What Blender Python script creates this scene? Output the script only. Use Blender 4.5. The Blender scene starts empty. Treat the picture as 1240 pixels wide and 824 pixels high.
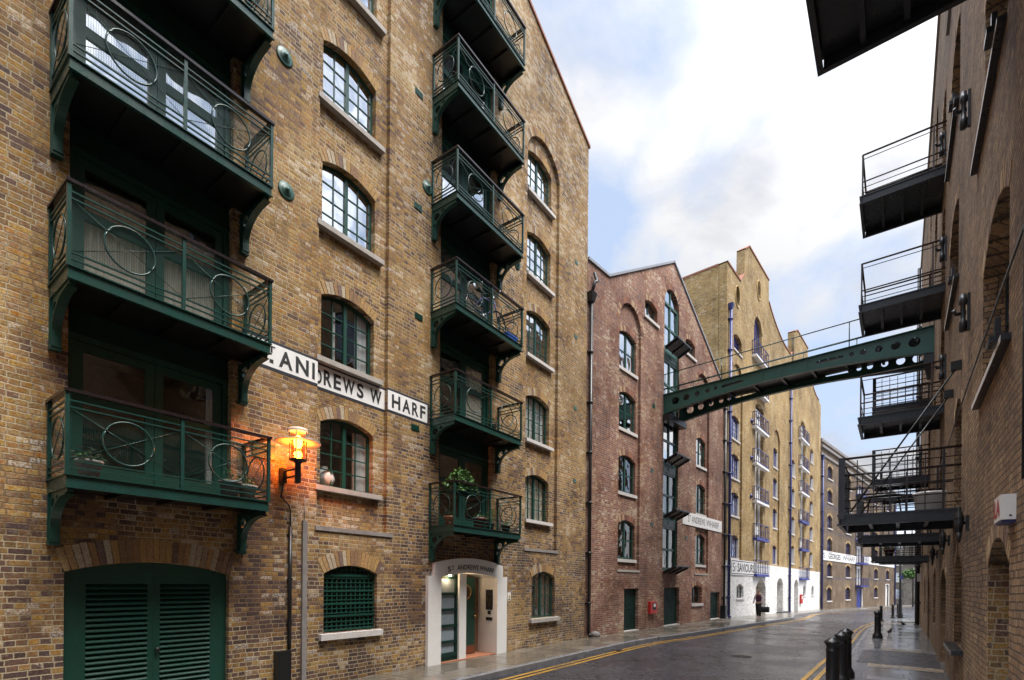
import bpy, math, random
from mathutils import Vector, Matrix, noise
from mathutils.geometry import delaunay_2d_cdt
R = math.radians
random.seed(7)
S = bpy.context.scene
COL = S.collection

# ------------------------------------------------------------------ camera, world, sun, exposure
CAM_H = 2.0
cd = bpy.data.cameras.new('camera'); cam = bpy.data.objects.new('camera', cd); COL.objects.link(cam)
cam.location = (0, 0, CAM_H); cam.rotation_euler = (R(90), R(-0.5), 0)
cd.sensor_width = 36; cd.sensor_fit = 'HORIZONTAL'; cd.lens = 36 * 614 / 1240
cd.shift_y = (705 - 412) / 1240; cd.clip_start = .05; cd.clip_end = 4000
S.camera = cam
S.view_settings.view_transform = 'Standard'; S.view_settings.look = 'None'
S.view_settings.exposure = 1.32; S.view_settings.gamma = 1
SUN_AZ = math.atan2(.80, -.60)          # compass angle from +Y towards +X
SUN_EL = R(63)
sund = Vector((math.sin(SUN_AZ) * math.cos(SUN_EL), math.cos(SUN_AZ) * math.cos(SUN_EL), math.sin(SUN_EL)))
sl = bpy.data.lights.new('sun', 'SUN'); sl.energy = 2.1; sl.angle = R(28); sl.color = (1, .95, .87)
so = bpy.data.objects.new('sun', sl); COL.objects.link(so)
so.rotation_euler = (-sund).to_track_quat('-Z', 'Y').to_euler(); so.location = (0, -20, 40)
W = bpy.data.worlds.new('World'); S.world = W; W.use_nodes = True
nt = W.node_tree; nt.nodes.clear()
def N(tree, typ, **kw):
    n = tree.nodes.new(typ)
    for k, v in kw.items():
        if k.startswith('i_'):
            k = k[2:]; k = int(k) if k.isdigit() else k
            n.inputs[k].default_value = v
        else: setattr(n, k, v)
    return n
def M(tree, op, a, b=None, c=None):
    n = tree.nodes.new('ShaderNodeMath'); n.operation = op
    for i, v in enumerate((a, b, c)):
        if v is None: continue
        if isinstance(v, (int, float)): n.inputs[i].default_value = v
        else: tree.links.new(v, n.inputs[i])
    return n.outputs[0]
def MIX(tree, fac, a, b, typ='RGBA', blend='MIX'):
    n = tree.nodes.new('ShaderNodeMix'); n.data_type = typ
    if typ == 'RGBA': n.blend_type = blend
    idx = {'RGBA': (6, 7, 2), 'FLOAT': (2, 3, 0)}[typ]
    for i, v in ((0, fac), (idx[0], a), (idx[1], b)):
        if isinstance(v, (int, float)): n.inputs[i].default_value = v
        elif isinstance(v, tuple): n.inputs[i].default_value = v if len(v) == 4 else v + (1,)
        else: tree.links.new(v, n.inputs[i])
    return n.outputs[idx[2]]
def RAMP(tree, fac, stops, interp='LINEAR'):
    n = tree.nodes.new('ShaderNodeValToRGB'); n.color_ramp.interpolation = interp
    e = n.color_ramp.elements
    while len(e) < len(stops): e.new(.5)
    for el, (p, c) in zip(e, stops):
        el.position = p
        el.color = (c, c, c, 1) if isinstance(c, (int, float)) else tuple(c) + (1,)
    tree.links.new(fac, n.inputs[0]); return n.outputs[0]

sky = N(nt, 'ShaderNodeTexSky', sky_type='NISHITA', sun_disc=False, sun_elevation=SUN_EL, sun_rotation=SUN_AZ)
tc = N(nt, 'ShaderNodeTexCoord'); sp = N(nt, 'ShaderNodeSeparateXYZ'); nt.links.new(tc.outputs['Generated'], sp.inputs[0])
dz = M(nt, 'ADD', M(nt, 'MAXIMUM', sp.outputs[2], 0.0), .42)
cv = N(nt, 'ShaderNodeCombineXYZ')
nt.links.new(M(nt, 'DIVIDE', sp.outputs[0], dz), cv.inputs[0]); nt.links.new(M(nt, 'DIVIDE', sp.outputs[1], dz), cv.inputs[1])
cv.inputs[2].default_value = 3.7
n1 = N(nt, 'ShaderNodeTexNoise', i_Scale=2.1, i_Detail=9.0, i_Roughness=.55, i_Distortion=.3); nt.links.new(cv.outputs[0], n1.inputs['Vector'])
n2 = N(nt, 'ShaderNodeTexNoise', i_Scale=3.6, i_Detail=8.0, i_Roughness=.58, i_Distortion=.5); nt.links.new(cv.outputs[0], n2.inputs['Vector'])
mask = RAMP(nt, n1.outputs[0], [(.455, 0.0), (.585, 1.0)])
shade = RAMP(nt, n2.outputs[0], [(.34, (.66, .68, .745)), (.54, (.96, .965, .98))])
dotn = N(nt, 'ShaderNodeVectorMath', operation='DOT_PRODUCT'); nt.links.new(tc.outputs['Generated'], dotn.inputs[0]); dotn.inputs[1].default_value = sund
glow = M(nt, 'MULTIPLY_ADD', M(nt, 'POWER', M(nt, 'MAXIMUM', dotn.outputs['Value'], 0.0), 3.0), 1.45, .318)
zen = N(nt, 'ShaderNodeMapRange', interpolation_type='SMOOTHSTEP'); nt.links.new(sp.outputs[2], zen.inputs[0]); zen.inputs[1].default_value = .79; zen.inputs[2].default_value = .97; zen.inputs[3].default_value = 1.0; zen.inputs[4].default_value = 7.5
glow = M(nt, 'MULTIPLY', glow, zen.outputs[0])      # cloud deck overhead, out of view, boosted as added fill light for the walls
cl = N(nt, 'ShaderNodeVectorMath', operation='SCALE'); nt.links.new(shade, cl.inputs[0]); nt.links.new(glow, cl.inputs[3])
sk = N(nt, 'ShaderNodeVectorMath', operation='SCALE'); nt.links.new(sky.outputs[0], sk.inputs[0]); sk.inputs[3].default_value = .115
sk2 = MIX(nt, .80, sk.outputs[0], (.25, .30, .395))       # thin veil of high cloud over the blue
bg = N(nt, 'ShaderNodeBackground', i_Strength=1.0)
nt.links.new(MIX(nt, mask, sk2, cl.outputs[0]), bg.inputs[0])
wo = N(nt, 'ShaderNodeOutputWorld'); nt.links.new(bg.outputs[0], wo.inputs[0])

# ------------------------------------------------------------------ materials
def newmat(name):
    m = bpy.data.materials.new(name); m.use_nodes = True
    t = m.node_tree; t.nodes.clear()
    o = N(t, 'ShaderNodeOutputMaterial'); b = N(t, 'ShaderNodeBsdfPrincipled')
    t.links.new(b.outputs[0], o.inputs[0])
    return m, t, b
def put(t, v, sock):
    if isinstance(v, (int, float)): sock.default_value = v
    elif isinstance(v, tuple): sock.default_value = v if len(v) == 4 else v + (1,)
    else: t.links.new(v, sock)
def paint(name, col, rough=.45, var=.25, scale=3.0, metal=0.0, bump=.0, spec=.5):
    m, t, b = newmat(name)
    tcx = N(t, 'ShaderNodeTexCoord')
    n = N(t, 'ShaderNodeTexNoise', i_Scale=scale, i_Detail=6.0, i_Roughness=.65); t.links.new(tcx.outputs['Object'], n.inputs['Vector'])
    n2 = N(t, 'ShaderNodeTexNoise', i_Scale=scale * 9, i_Detail=3.0); t.links.new(tcx.outputs['Object'], n2.inputs['Vector'])
    f = M(t, 'MULTIPLY_ADD', n.outputs[0], .7, M(t, 'MULTIPLY', n2.outputs[0], .3))
    f = RAMP(t, f, [(.3, 0.0), (.7, 1.0)])
    dark = tuple(c * (1 - var) for c in col); lite = tuple(min(1, c * (1 + var * .6)) for c in col)
    put(t, MIX(t, f, dark, lite), b.inputs['Base Color'])
    put(t, MIX(t, f, min(1, rough + .12), max(.03, rough - .1), 'FLOAT'), b.inputs['Roughness'])
    b.inputs['Metallic'].default_value = metal; b.inputs['Specular IOR Level'].default_value = spec
    if bump:
        bp = N(t, 'ShaderNodeBump', i_Strength=.5, i_Distance=bump); t.links.new(n2.outputs[0], bp.inputs['Height']); t.links.new(bp.outputs[0], b.inputs['Normal'])
    return m
def brick(name, cols, mortar_dark, mortar_pale, pale_amt=.5, low=None, soot=.35, seed=0.0, chips=.0, wob=1.0, bands=None, chips_hi=0.0, burnt=None, vary=.62, smear=.38):
    """English bond: a header course over each stretcher course, wobbly courses, one tone per brick, smeared or repointed joints."""
    m, t, b = newmat(name)
    tcx = N(t, 'ShaderNodeTexCoord'); P = tcx.outputs['Object']
    s = N(t, 'ShaderNodeSeparateXYZ'); t.links.new(P, s.inputs[0])
    def noise_(scale, detail=2.0, rough=.5):
        n = N(t, 'ShaderNodeTexNoise', i_Scale=scale, i_Detail=detail, i_Roughness=rough); t.links.new(P, n.inputs['Vector']); return n
    wa = noise_(1.3); wb = noise_(26.0, 2.0); wc = noise_(60.0, 2.0)
    sa = N(t, 'ShaderNodeSeparateColor'); t.links.new(wa.outputs['Color'], sa.inputs[0])
    sb = N(t, 'ShaderNodeSeparateColor'); t.links.new(wb.outputs['Color'], sb.inputs[0])
    u = M(t, 'ADD', s.outputs[0], s.outputs[1])
    u = M(t, 'MULTIPLY_ADD', M(t, 'SUBTRACT', sb.outputs[0], .5), .018 * wob, u)
    z = M(t, 'MULTIPLY_ADD', M(t, 'SUBTRACT', sa.outputs[1], .5), .05 * wob, s.outputs[2])
    z = M(t, 'MULTIPLY_ADD', M(t, 'SUBTRACT', sb.outputs[1], .5), .014 * wob, z)
    zr = M(t, 'DIVIDE', z, .0765); row = M(t, 'FLOOR', zr); fz = M(t, 'FRACT', zr)
    par = M(t, 'FLOORED_MODULO', row, 2.0)
    w = M(t, 'MULTIPLY_ADD', par, -.112, .225)
    off = M(t, 'MULTIPLY_ADD', par, .056, M(t, 'MULTIPLY', M(t, 'FLOORED_MODULO', M(t, 'MULTIPLY', row, .37), 1.0), .06))
    ur = M(t, 'DIVIDE', M(t, 'ADD', u, off), w); colm = M(t, 'FLOOR', ur); fu = M(t, 'FRACT', ur)
    du = M(t, 'MULTIPLY', M(t, 'MINIMUM', fu, M(t, 'SUBTRACT', 1.0, fu)), w)
    dzz = M(t, 'MULTIPLY', M(t, 'MINIMUM', fz, M(t, 'SUBTRACT', 1.0, fz)), .0765)
    d = M(t, 'MINIMUM', du, dzz)
    d = M(t, 'MULTIPLY_ADD', M(t, 'SUBTRACT', wc.outputs[0], .5), .014 * wob, d)
    mr = N(t, 'ShaderNodeMapRange', interpolation_type='SMOOTHSTEP'); t.links.new(d, mr.inputs[0]); mr.inputs[1].default_value = .0042; mr.inputs[2].default_value = .0098
    isb = mr.outputs[0]
    cc = N(t, 'ShaderNodeCombineXYZ'); t.links.new(colm, cc.inputs[0]); t.links.new(row, cc.inputs[1]); cc.inputs[2].default_value = seed
    wn = N(t, 'ShaderNodeTexWhiteNoise', noise_dimensions='3D'); t.links.new(cc.outputs[0], wn.inputs['Vector'])
    # clusters of alike bricks: shift the draw by a large noise
    big = noise_(.55, 4.0, .6); huge = noise_(.16, 3.0, .5)
    dr = M(t, 'ADD', M(t, 'MULTIPLY', wn.outputs[0], vary), M(t, 'MULTIPLY_ADD', big.outputs[0], 1.6, -.56 - (vary - .62) / 2))
    if burnt:   # darker burnt stocks were used in the lower storeys, in uneven lots
        bz = N(t, 'ShaderNodeMapRange', interpolation_type='SMOOTHSTEP'); t.links.new(M(t, 'MULTIPLY_ADD', M(t, 'SUBTRACT', huge.outputs[0], .5), 9.0, s.outputs[2]), bz.inputs[0])
        bz.inputs[1].default_value = burnt[0] + 2.5; bz.inputs[2].default_value = burnt[0] - 2.5
        dr = M(t, 'MULTIPLY_ADD', bz.outputs[0], -burnt[1], dr)
    dr = M(t, 'MINIMUM', M(t, 'MAXIMUM', dr, 0.0), 1.0)
    k = len(cols)
    base = RAMP(t, dr, [((i + .5) / k, c) for i, c in enumerate(cols)])
    mot = noise_(34.0, 4.0, .7)
    mv = RAMP(t, mot.outputs[0], [(.28, .55), (.72, 1.4)])
    base = MIX(t, 1.0, base, mv, blend='MULTIPLY')
    hu = noise_(17.0, 3.0, .65); sh = N(t, 'ShaderNodeSeparateColor'); t.links.new(hu.outputs['Color'], sh.inputs[0])
    hv = N(t, 'ShaderNodeHueSaturation'); t.links.new(base, hv.inputs['Color'])     # burnt and sandy blotches within a brick
    t.links.new(M(t, 'MULTIPLY_ADD', M(t, 'SUBTRACT', sh.outputs[0], .5), .09, .5), hv.inputs['Hue']); t.links.new(M(t, 'MULTIPLY_ADD', M(t, 'SUBTRACT', sh.outputs[1], .5), 1.0, 1.05), hv.inputs['Saturation'])
    base = hv.outputs[0]
    sl_ = RAMP(t, M(t, 'MULTIPLY_ADD', hu.outputs[0], .55, M(t, 'MULTIPLY', big.outputs[0], .45)), [(.50, 0.0), (.64, 1.0)])
    base = MIX(t, M(t, 'MULTIPLY', sl_, smear), base, mortar_pale)      # joint mortar smeared over the faces
    ws = N(t, 'ShaderNodeTexWhiteNoise', noise_dimensions='3D'); c2 = N(t, 'ShaderNodeVectorMath', operation='ADD'); t.links.new(cc.outputs[0], c2.inputs[0]); c2.inputs[1].default_value = (31.3, 7.7, 2.1); t.links.new(c2.outputs[0], ws.inputs['Vector'])
    bv = RAMP(t, ws.outputs[0], [(0.0, .68), (.12, .84), (1.0, 1.18)])
    base = MIX(t, 1.0, base, bv, blend='MULTIPLY')
    if chips:   # bricks with a pale lime or paint skin
        pm = noise_(1.1, 3.0, .6)
        hi = N(t, 'ShaderNodeMapRange'); t.links.new(s.outputs[2], hi.inputs[0]); hi.inputs[1].default_value = 9.0; hi.inputs[2].default_value = 17.0; hi.inputs[4].default_value = chips_hi
        ch = M(t, 'GREATER_THAN', M(t, 'ADD', M(t, 'ADD', ws.outputs[0], hi.outputs[0]), M(t, 'MULTIPLY', M(t, 'SUBTRACT', pm.outputs[0], .5), 1.1)), 1.0 - chips)
        fr = noise_(38.0, 2.0, .6)
        ch = M(t, 'MULTIPLY', ch, RAMP(t, fr.outputs[0], [(.45, 0.0), (.55, 1.0)]))
        base = MIX(t, M(t, 'MULTIPLY', ch, .75), base, (.56, .52, .46))
    # joints: some runs repointed pale, others smeared to the brick's own tone
    pn = noise_(.8, 4.0, .6)
    pf = RAMP(t, pn.outputs[0], [(.64 - .34 * pale_amt, 0.0), (.74 - .34 * pale_amt, 1.0)])
    if low is not None:
        lz = N(t, 'ShaderNodeMapRange'); t.links.new(z, lz.inputs[0]); lz.inputs[1].default_value = low + .02; lz.inputs[2].default_value = low - .02
        pf = M(t, 'MAXIMUM', pf, lz.outputs[0])
    mort = MIX(t, pf, mortar_dark, mortar_pale)
    mfine = RAMP(t, wc.outputs[0], [(.3, .8), (.7, 1.15)])
    mort = MIX(t, 1.0, mort, mfine, blend='MULTIPLY')
    if bands:
        fb = 0.0
        for (z0, z1) in bands:
            fb = M(t, 'MAXIMUM', fb, M(t, 'MULTIPLY', M(t, 'GREATER_THAN', s.outputs[2], z0), M(t, 'LESS_THAN', s.outputs[2], z1)))
        base = MIX(t, M(t, 'MULTIPLY', fb, .75), base, (.11, .09, .105))
    col = MIX(t, isb, mort, base)
    # grime with shapes of its own, and runs below
    st = RAMP(t, M(t, 'MULTIPLY_ADD', huge.outputs[0], .6, M(t, 'MULTIPLY', big.outputs[0], .4)), [(.36, 1 - soot * 1.25), (.62, 1.12)])
    col = MIX(t, 1.0, col, st, blend='MULTIPLY')
    sc = N(t, 'ShaderNodeVectorMath', operation='MULTIPLY'); t.links.new(P, sc.inputs[0]); sc.inputs[1].default_value = (3.2, 3.2, .22)
    rn = N(t, 'ShaderNodeTexNoise', i_Scale=1.0, i_Detail=4.0, i_Roughness=.6); t.links.new(sc.outputs[0], rn.inputs['Vector'])
    col = MIX(t, 1.0, col, RAMP(t, rn.outputs[0], [(.32, 1 - soot * .5), (.55, 1.0)]), blend='MULTIPLY')
    put(t, col, b.inputs['Base Color'])
    put(t, MIX(t, mot.outputs[0], .95, .72, 'FLOAT'), b.inputs['Roughness']); b.inputs['Specular IOR Level'].default_value = .35
    h = M(t, 'MULTIPLY_ADD', isb, 1.0, M(t, 'MULTIPLY_ADD', mot.outputs[0], .45, M(t, 'MULTIPLY', ws.outputs[0], .35)))
    bp = N(t, 'ShaderNodeBump', i_Strength=.75, i_Distance=.009); t.links.new(h, bp.inputs['Height']); t.links.new(bp.outputs[0], b.inputs['Normal'])
    return m
def voussoir(name, cols):
    m, t, b = newmat(name)
    g = N(t, 'ShaderNodeNewGeometry'); tcx = N(t, 'ShaderNodeTexCoord')
    n = N(t, 'ShaderNodeTexNoise', i_Scale=30.0, i_Detail=4.0); t.links.new(tcx.outputs['Object'], n.inputs['Vector'])
    k = len(cols)
    c = RAMP(t, g.outputs['Random Per Island'], [((i + .5) / k, c_) for i, c_ in enumerate(cols)])
    c = MIX(t, 1.0, c, RAMP(t, n.outputs[0], [(.3, .7), (.7, 1.25)]), blend='MULTIPLY')
    put(t, c, b.inputs['Base Color']); b.inputs['Roughness'].default_value = .85
    bp = N(t, 'ShaderNodeBump', i_Strength=.5, i_Distance=.004); t.links.new(n.outputs[0], bp.inputs['Height']); t.links.new(bp.outputs[0], b.inputs['Normal'])
    return m
def glassmat(name, refl=.3, tint=(.62, .66, .66), wob=.012, ior=1.5):
    m = bpy.data.materials.new(name); m.use_nodes = True; t = m.node_tree; t.nodes.clear()
    o = N(t, 'ShaderNodeOutputMaterial'); tr = N(t, 'ShaderNodeBsdfTransparent', i_Color=tint + (1,)); gl = N(t, 'ShaderNodeBsdfGlossy', i_Roughness=.025, i_Color=(.93, .95, .96, 1))
    tcx = N(t, 'ShaderNodeTexCoord'); oi = N(t, 'ShaderNodeObjectInfo')
    ad = N(t, 'ShaderNodeVectorMath', operation='ADD'); t.links.new(tcx.outputs['Object'], ad.inputs[0]); t.links.new(oi.outputs['Random'], ad.inputs[1])
    n = N(t, 'ShaderNodeTexNoise', i_Scale=2.3, i_Detail=1.0); t.links.new(ad.outputs[0], n.inputs['Vector'])
    bp = N(t, 'ShaderNodeBump', i_Strength=1.0, i_Distance=wob); t.links.new(n.outputs[0], bp.inputs['Height']); t.links.new(bp.outputs[0], gl.inputs['Normal'])
    lw = N(t, 'ShaderNodeLayerWeight', i_Blend=.5)      # same from both sides of the pane, so daylight gets in
    f = M(t, 'MINIMUM', M(t, 'MULTIPLY_ADD', M(t, 'POWER', lw.outputs['Facing'], 4.0), .9, refl + .04), 1.0)
    mx = N(t, 'ShaderNodeMixShader'); t.links.new(f, mx.inputs[0]); t.links.new(tr.outputs[0], mx.inputs[1]); t.links.new(gl.outputs[0], mx.inputs[2]); t.links.new(mx.outputs[0], o.inputs[0])
    return m
def emit(name, col, s):
    m = bpy.data.materials.new(name); m.use_nodes = True; t = m.node_tree; t.nodes.clear()
    o = N(t, 'ShaderNodeOutputMaterial'); e = N(t, 'ShaderNodeEmission', i_Color=col + (1,), i_Strength=s); t.links.new(e.outputs[0], o.inputs[0]); return m
YEL = [(.095, .06, .055), (.155, .09, .066), (.24, .138, .07), (.32, .19, .078), (.375, .232, .082), (.335, .175, .07), (.41, .29, .14)]
RED = [(.125, .064, .054), (.195, .085, .057), (.26, .108, .064), (.30, .138, .082), (.235, .10, .066), (.37, .22, .13), (.43, .31, .19)]
OCH = [(.20, .125, .07), (.30, .195, .092), (.38, .255, .11), (.43, .295, .125), (.38, .25, .105), (.47, .345, .18)]
BRN = [(.09, .06, .05), (.13, .087, .062), (.17, .115, .072), (.205, .14, .085), (.15, .10, .07)]
DRK = [(.16, .105, .08), (.25, .16, .105), (.32, .21, .125), (.40, .265, .145), (.30, .19, .12), (.46, .325, .18)]
mt = {}
mt['b1'] = brick('yellow stock brick', YEL, (.23, .155, .085), (.49, .395, .26), .62, low=1.0, soot=.30, seed=1.0, chips=.07, chips_hi=.24, burnt=(4.6, .20), vary=.58)
mt['b2'] = brick('red brick', RED, (.17, .12, .10), (.44, .35, .31), .72, soot=.34, seed=2.0, chips=.025, smear=.14, wob=.7)
mt['b3'] = brick('ochre brick', OCH, (.30, .21, .11), (.47, .37, .22), .5, soot=.3, seed=3.0, chips=.015)
mt['b4'] = brick('brown brick', BRN, (.16, .12, .08), (.30, .24, .17), .5, soot=.3, seed=4.0, bands=[(2.55, 2.9), (7.6, 7.85), (10.2, 10.8), (13.2, 13.45)])
mt['br'] = brick('sooty stock brick', DRK, (.085, .065, .05), (.24, .19, .14), .2, soot=.4, seed=5.0, wob=1.5)
mt['far'] = brick('grey brick', [(.10, .09, .08), (.16, .14, .12), (.2, .18, .15)], (.14, .12, .1), (.24, .22, .2), .5, soot=.3, seed=6.0)
mt['vy'] = voussoir('yellow arch brick', YEL[1:] + [(.13, .09, .10), (.26, .15, .08), (.42, .35, .25)])
mt['vr'] = voussoir('red arch brick', RED)
mt['vo'] = voussoir('ochre arch brick', OCH)
mt['vd'] = voussoir('dark arch brick', DRK)
mt['green'] = paint('dark green paint', (.010, .058, .042), .38, .3, 2.0)
mt['bridge'] = paint('bridge green paint', (.022, .085, .066), .36, .3, 2.0)
mt['greenlt'] = paint('grey green paint', (.045, .115, .095), .4, .25, 2.0)
mt['iron'] = paint('black ironwork', (.012, .013, .014), .35, .3, 4.0)
mt['irongrn'] = paint('green black ironwork', (.014, .056, .046), .28, .45, 5.0)
mt['greendk'] = paint('very dark green paint', (.007, .030, .023), .62, .35, 2.0, spec=.25)
mt['rail'] = paint('black brown handrail', (.020, .013, .014), .22, .3, 4.0)
mt['rust'] = paint('rusty dark steel', (.045, .026, .02), .5, .4, 6.0)
mt['steel'] = paint('wet blue black steel', (.022, .025, .030), .3, .35, 3.0)
mt['blue'] = paint('blue paint', (.028, .042, .28), .4, .25, 3.0)
mt['bluedk'] = paint('dark blue paint', (.028, .036, .16), .4, .25, 3.0)
mt['whitebrick'] = brick('white painted brick', [(.74, .73, .71), (.77, .76, .74), (.80, .79, .77)], (.73, .72, .70), (.76, .75, .73), .5, soot=.10, seed=8.0, smear=0.0)
mt['white'] = paint('white paint', (.76, .75, .73), .5, .08, 1.2, bump=.002)
mt['sign'] = paint('white sign paint', (.80, .79, .78), .6, .12, 5.0, bump=.003)
mt['black'] = paint('black letter paint', (.02, .02, .022), .6, .3, 8.0)
mt['navy'] = paint('blue black border paint', (.02, .021, .035), .6, .3, 6.0)
mt['stone'] = paint('weathered stone', (.40, .365, .33), .8, .35, 4.0, bump=.004)
mt['stonew'] = paint('pale stone', (.58, .545, .52), .75, .2, 4.0, bump=.003)
mt['cement'] = paint('grey cement', (.24, .22, .21), .85, .3, 5.0, bump=.005)
mt['slate'] = paint('slate roof', (.30, .31, .34), .45, .2, 3.0)
mt['tile'] = paint('terracotta coping', (.30, .12, .07), .7, .3, 8.0)
mt['brass'] = paint('brass', (.62, .40, .16), .25, .15, 6.0, metal=1.0)
mt['copper'] = paint('copper kick plate', (.30, .11, .06), .35, .2, 6.0, metal=.6)
mt['terra'] = paint('terracotta', (.38, .15, .08), .7, .25, 8.0)
mt['brown'] = paint('dark red earthenware', (.12, .04, .03), .6, .25, 8.0)
mt['tub'] = paint('white glazed tub', (.85, .84, .82), .3, .05, 4.0)
mt['red'] = paint('red enamel', (.55, .03, .02), .35, .15, 4.0)
mt['interior'] = paint('dark interior plaster', (.10, .085, .075), .9, .4, .8)
mt['warm'] = paint('warm interior wall', (.26, .13, .07), .9, .3, .8)
mt['curtain'] = paint('cream net curtain', (.70, .66, .58), .9, .1, 6.0)
mt['blind'] = paint('white blind', (.80, .80, .80), .8, .05, 2.0)
mt['glass'] = glassmat('window glass', .62, (.75, .78, .78))
mt['glasslo'] = glassmat('clear window glass', .15, (.86, .88, .88))
mt['frost'] = paint('frosted blue glass', (.24, .29, .33), .25, .15, 2.0)
mt['skin'] = paint('skin', (.48, .28, .21), .55, .1, 6.0)
mt['plum'] = paint('plum jacket cloth', (.075, .02, .045), .85, .3, 9.0)
mt['cloth'] = paint('pale sleeve cloth', (.62, .55, .57), .85, .15, 9.0)
mt['dark'] = paint('black cloth', (.012, .012, .014), .8, .3, 9.0)
mt['hair'] = paint('dark hair', (.03, .02, .014), .6, .3, 20.0)
mt['feather'] = paint('dark grey feathers', (.05, .05, .06), .6, .4, 20.0)
mt['leaf'] = paint('bright leaves', (.085, .20, .035), .5, .5, 14.0)
mt['leafdk'] = paint('dark leaves', (.035, .085, .022), .5, .5, 14.0)
mt['leafdry'] = paint('dry brown leaves', (.07, .055, .03), .7, .4, 14.0)
mt['soil'] = paint('potting soil', (.03, .02, .015), .95, .3, 20.0)
mt['rubber'] = paint('black rubber', (.015, .015, .016), .7, .2, 10.0)
mt['chrome'] = paint('brushed steel', (.6, .6, .6), .25, .1, 6.0, metal=1.0)
mt['bluebox'] = paint('blue plastic', (.02, .08, .5), .4, .1, 6.0)
mt['yellowplate'] = paint('yellow plate', (.62, .42, .03), .5, .1, 6.0)
mt['lampglass'] = glassmat('amber lamp glass', .06, (1.0, .62, .3))
mt['lampcan'] = paint('white lamp canopy', (.75, .62, .5), .4, .1, 5.0)

def asphalt():
    m, t, b = newmat('wet asphalt')
    tcx = N(t, 'ShaderNodeTexCoord'); P = tcx.outputs['Object']
    def nz(s, d=3.0, r=.6):
        n = N(t, 'ShaderNodeTexNoise', i_Scale=s, i_Detail=d, i_Roughness=r); t.links.new(P, n.inputs['Vector']); return n.outputs[0]
    gr = nz(55.0, 3.0, .75); wet = nz(.45, 5.0, .6); mid = nz(6.0, 5.0, .7); v = N(t, 'ShaderNodeTexVoronoi', i_Scale=75.0); t.links.new(P, v.inputs['Vector'])
    wn = N(t, 'ShaderNodeSeparateColor'); t.links.new(v.outputs['Color'], wn.inputs[0])
    c = RAMP(t, wn.outputs[0], [(.1, (.024, .023, .029)), (.7, (.068, .066, .077)), (.93, (.085, .08, .09)), (1.0, (.20, .19, .20))])
    c = MIX(t, 1.0, c, RAMP(t, mid, [(.3, .6), (.7, 1.4)]), blend='MULTIPLY')
    v2 = N(t, 'ShaderNodeTexVoronoi', i_Scale=21.0); t.links.new(P, v2.inputs['Vector']); s2 = N(t, 'ShaderNodeSeparateColor'); t.links.new(v2.outputs['Color'], s2.inputs[0])
    c = MIX(t, M(t, 'MULTIPLY', RAMP(t, s2.outputs[0], [(.80, 0.0), (.86, 1.0)]), .55), c, (.13, .125, .14))      # pale chippings
    c = MIX(t, M(t, 'MULTIPLY', RAMP(t, s2.outputs[1], [(.70, 0.0), (.76, 1.0)]), .6), c, (.012, .011, .014))
    vc = N(t, 'ShaderNodeTexVoronoi', feature='DISTANCE_TO_EDGE', i_Scale=.33); dn = N(t, 'ShaderNodeVectorMath', operation='MULTIPLY_ADD'); nn_ = N(t, 'ShaderNodeTexNoise', i_Scale=1.7, i_Detail=4.0); t.links.new(P, nn_.inputs['Vector'])
    t.links.new(nn_.outputs['Color'], dn.inputs[0]); dn.inputs[1].default_value = (1.1, 1.1, 0); t.links.new(P, dn.inputs[2]); t.links.new(dn.outputs[0], vc.inputs['Vector'])
    c = MIX(t, M(t, 'MULTIPLY', RAMP(t, vc.outputs['Distance'], [(.004, 1.0), (.012, 0.0)]), .8), c, (.008, .008, .009))     # sealed cracks
    vp = N(t, 'ShaderNodeTexVoronoi', distance='CHEBYCHEV', i_Scale=.16); t.links.new(P, vp.inputs['Vector']); s3_ = N(t, 'ShaderNodeSeparateColor'); t.links.new(vp.outputs['Color'], s3_.inputs[0])
    c = MIX(t, 1.0, c, RAMP(t, s3_.outputs[0], [(.2, .78), (.8, 1.16)], 'CONSTANT' if False else 'LINEAR'), blend='MULTIPLY')   # old trench patches
    w = RAMP(t, M(t, 'MULTIPLY_ADD', wet, .75, M(t, 'MULTIPLY', mid, .25)), [(.40, 0.0), (.60, 1.0)])
    put(t, c, b.inputs['Base Color']); put(t, MIX(t, w, .13, .38, 'FLOAT'), b.inputs['Roughness'])
    b.inputs['Specular IOR Level'].default_value = .5
    h = M(t, 'ADD', gr, M(t, 'MULTIPLY', v.outputs['Distance'], .8))
    bp = N(t, 'ShaderNodeBump', i_Strength=.6, i_Distance=.008); t.links.new(h, bp.inputs['Height']); t.links.new(bp.outputs[0], b.inputs['Normal'])
    return m
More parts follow.
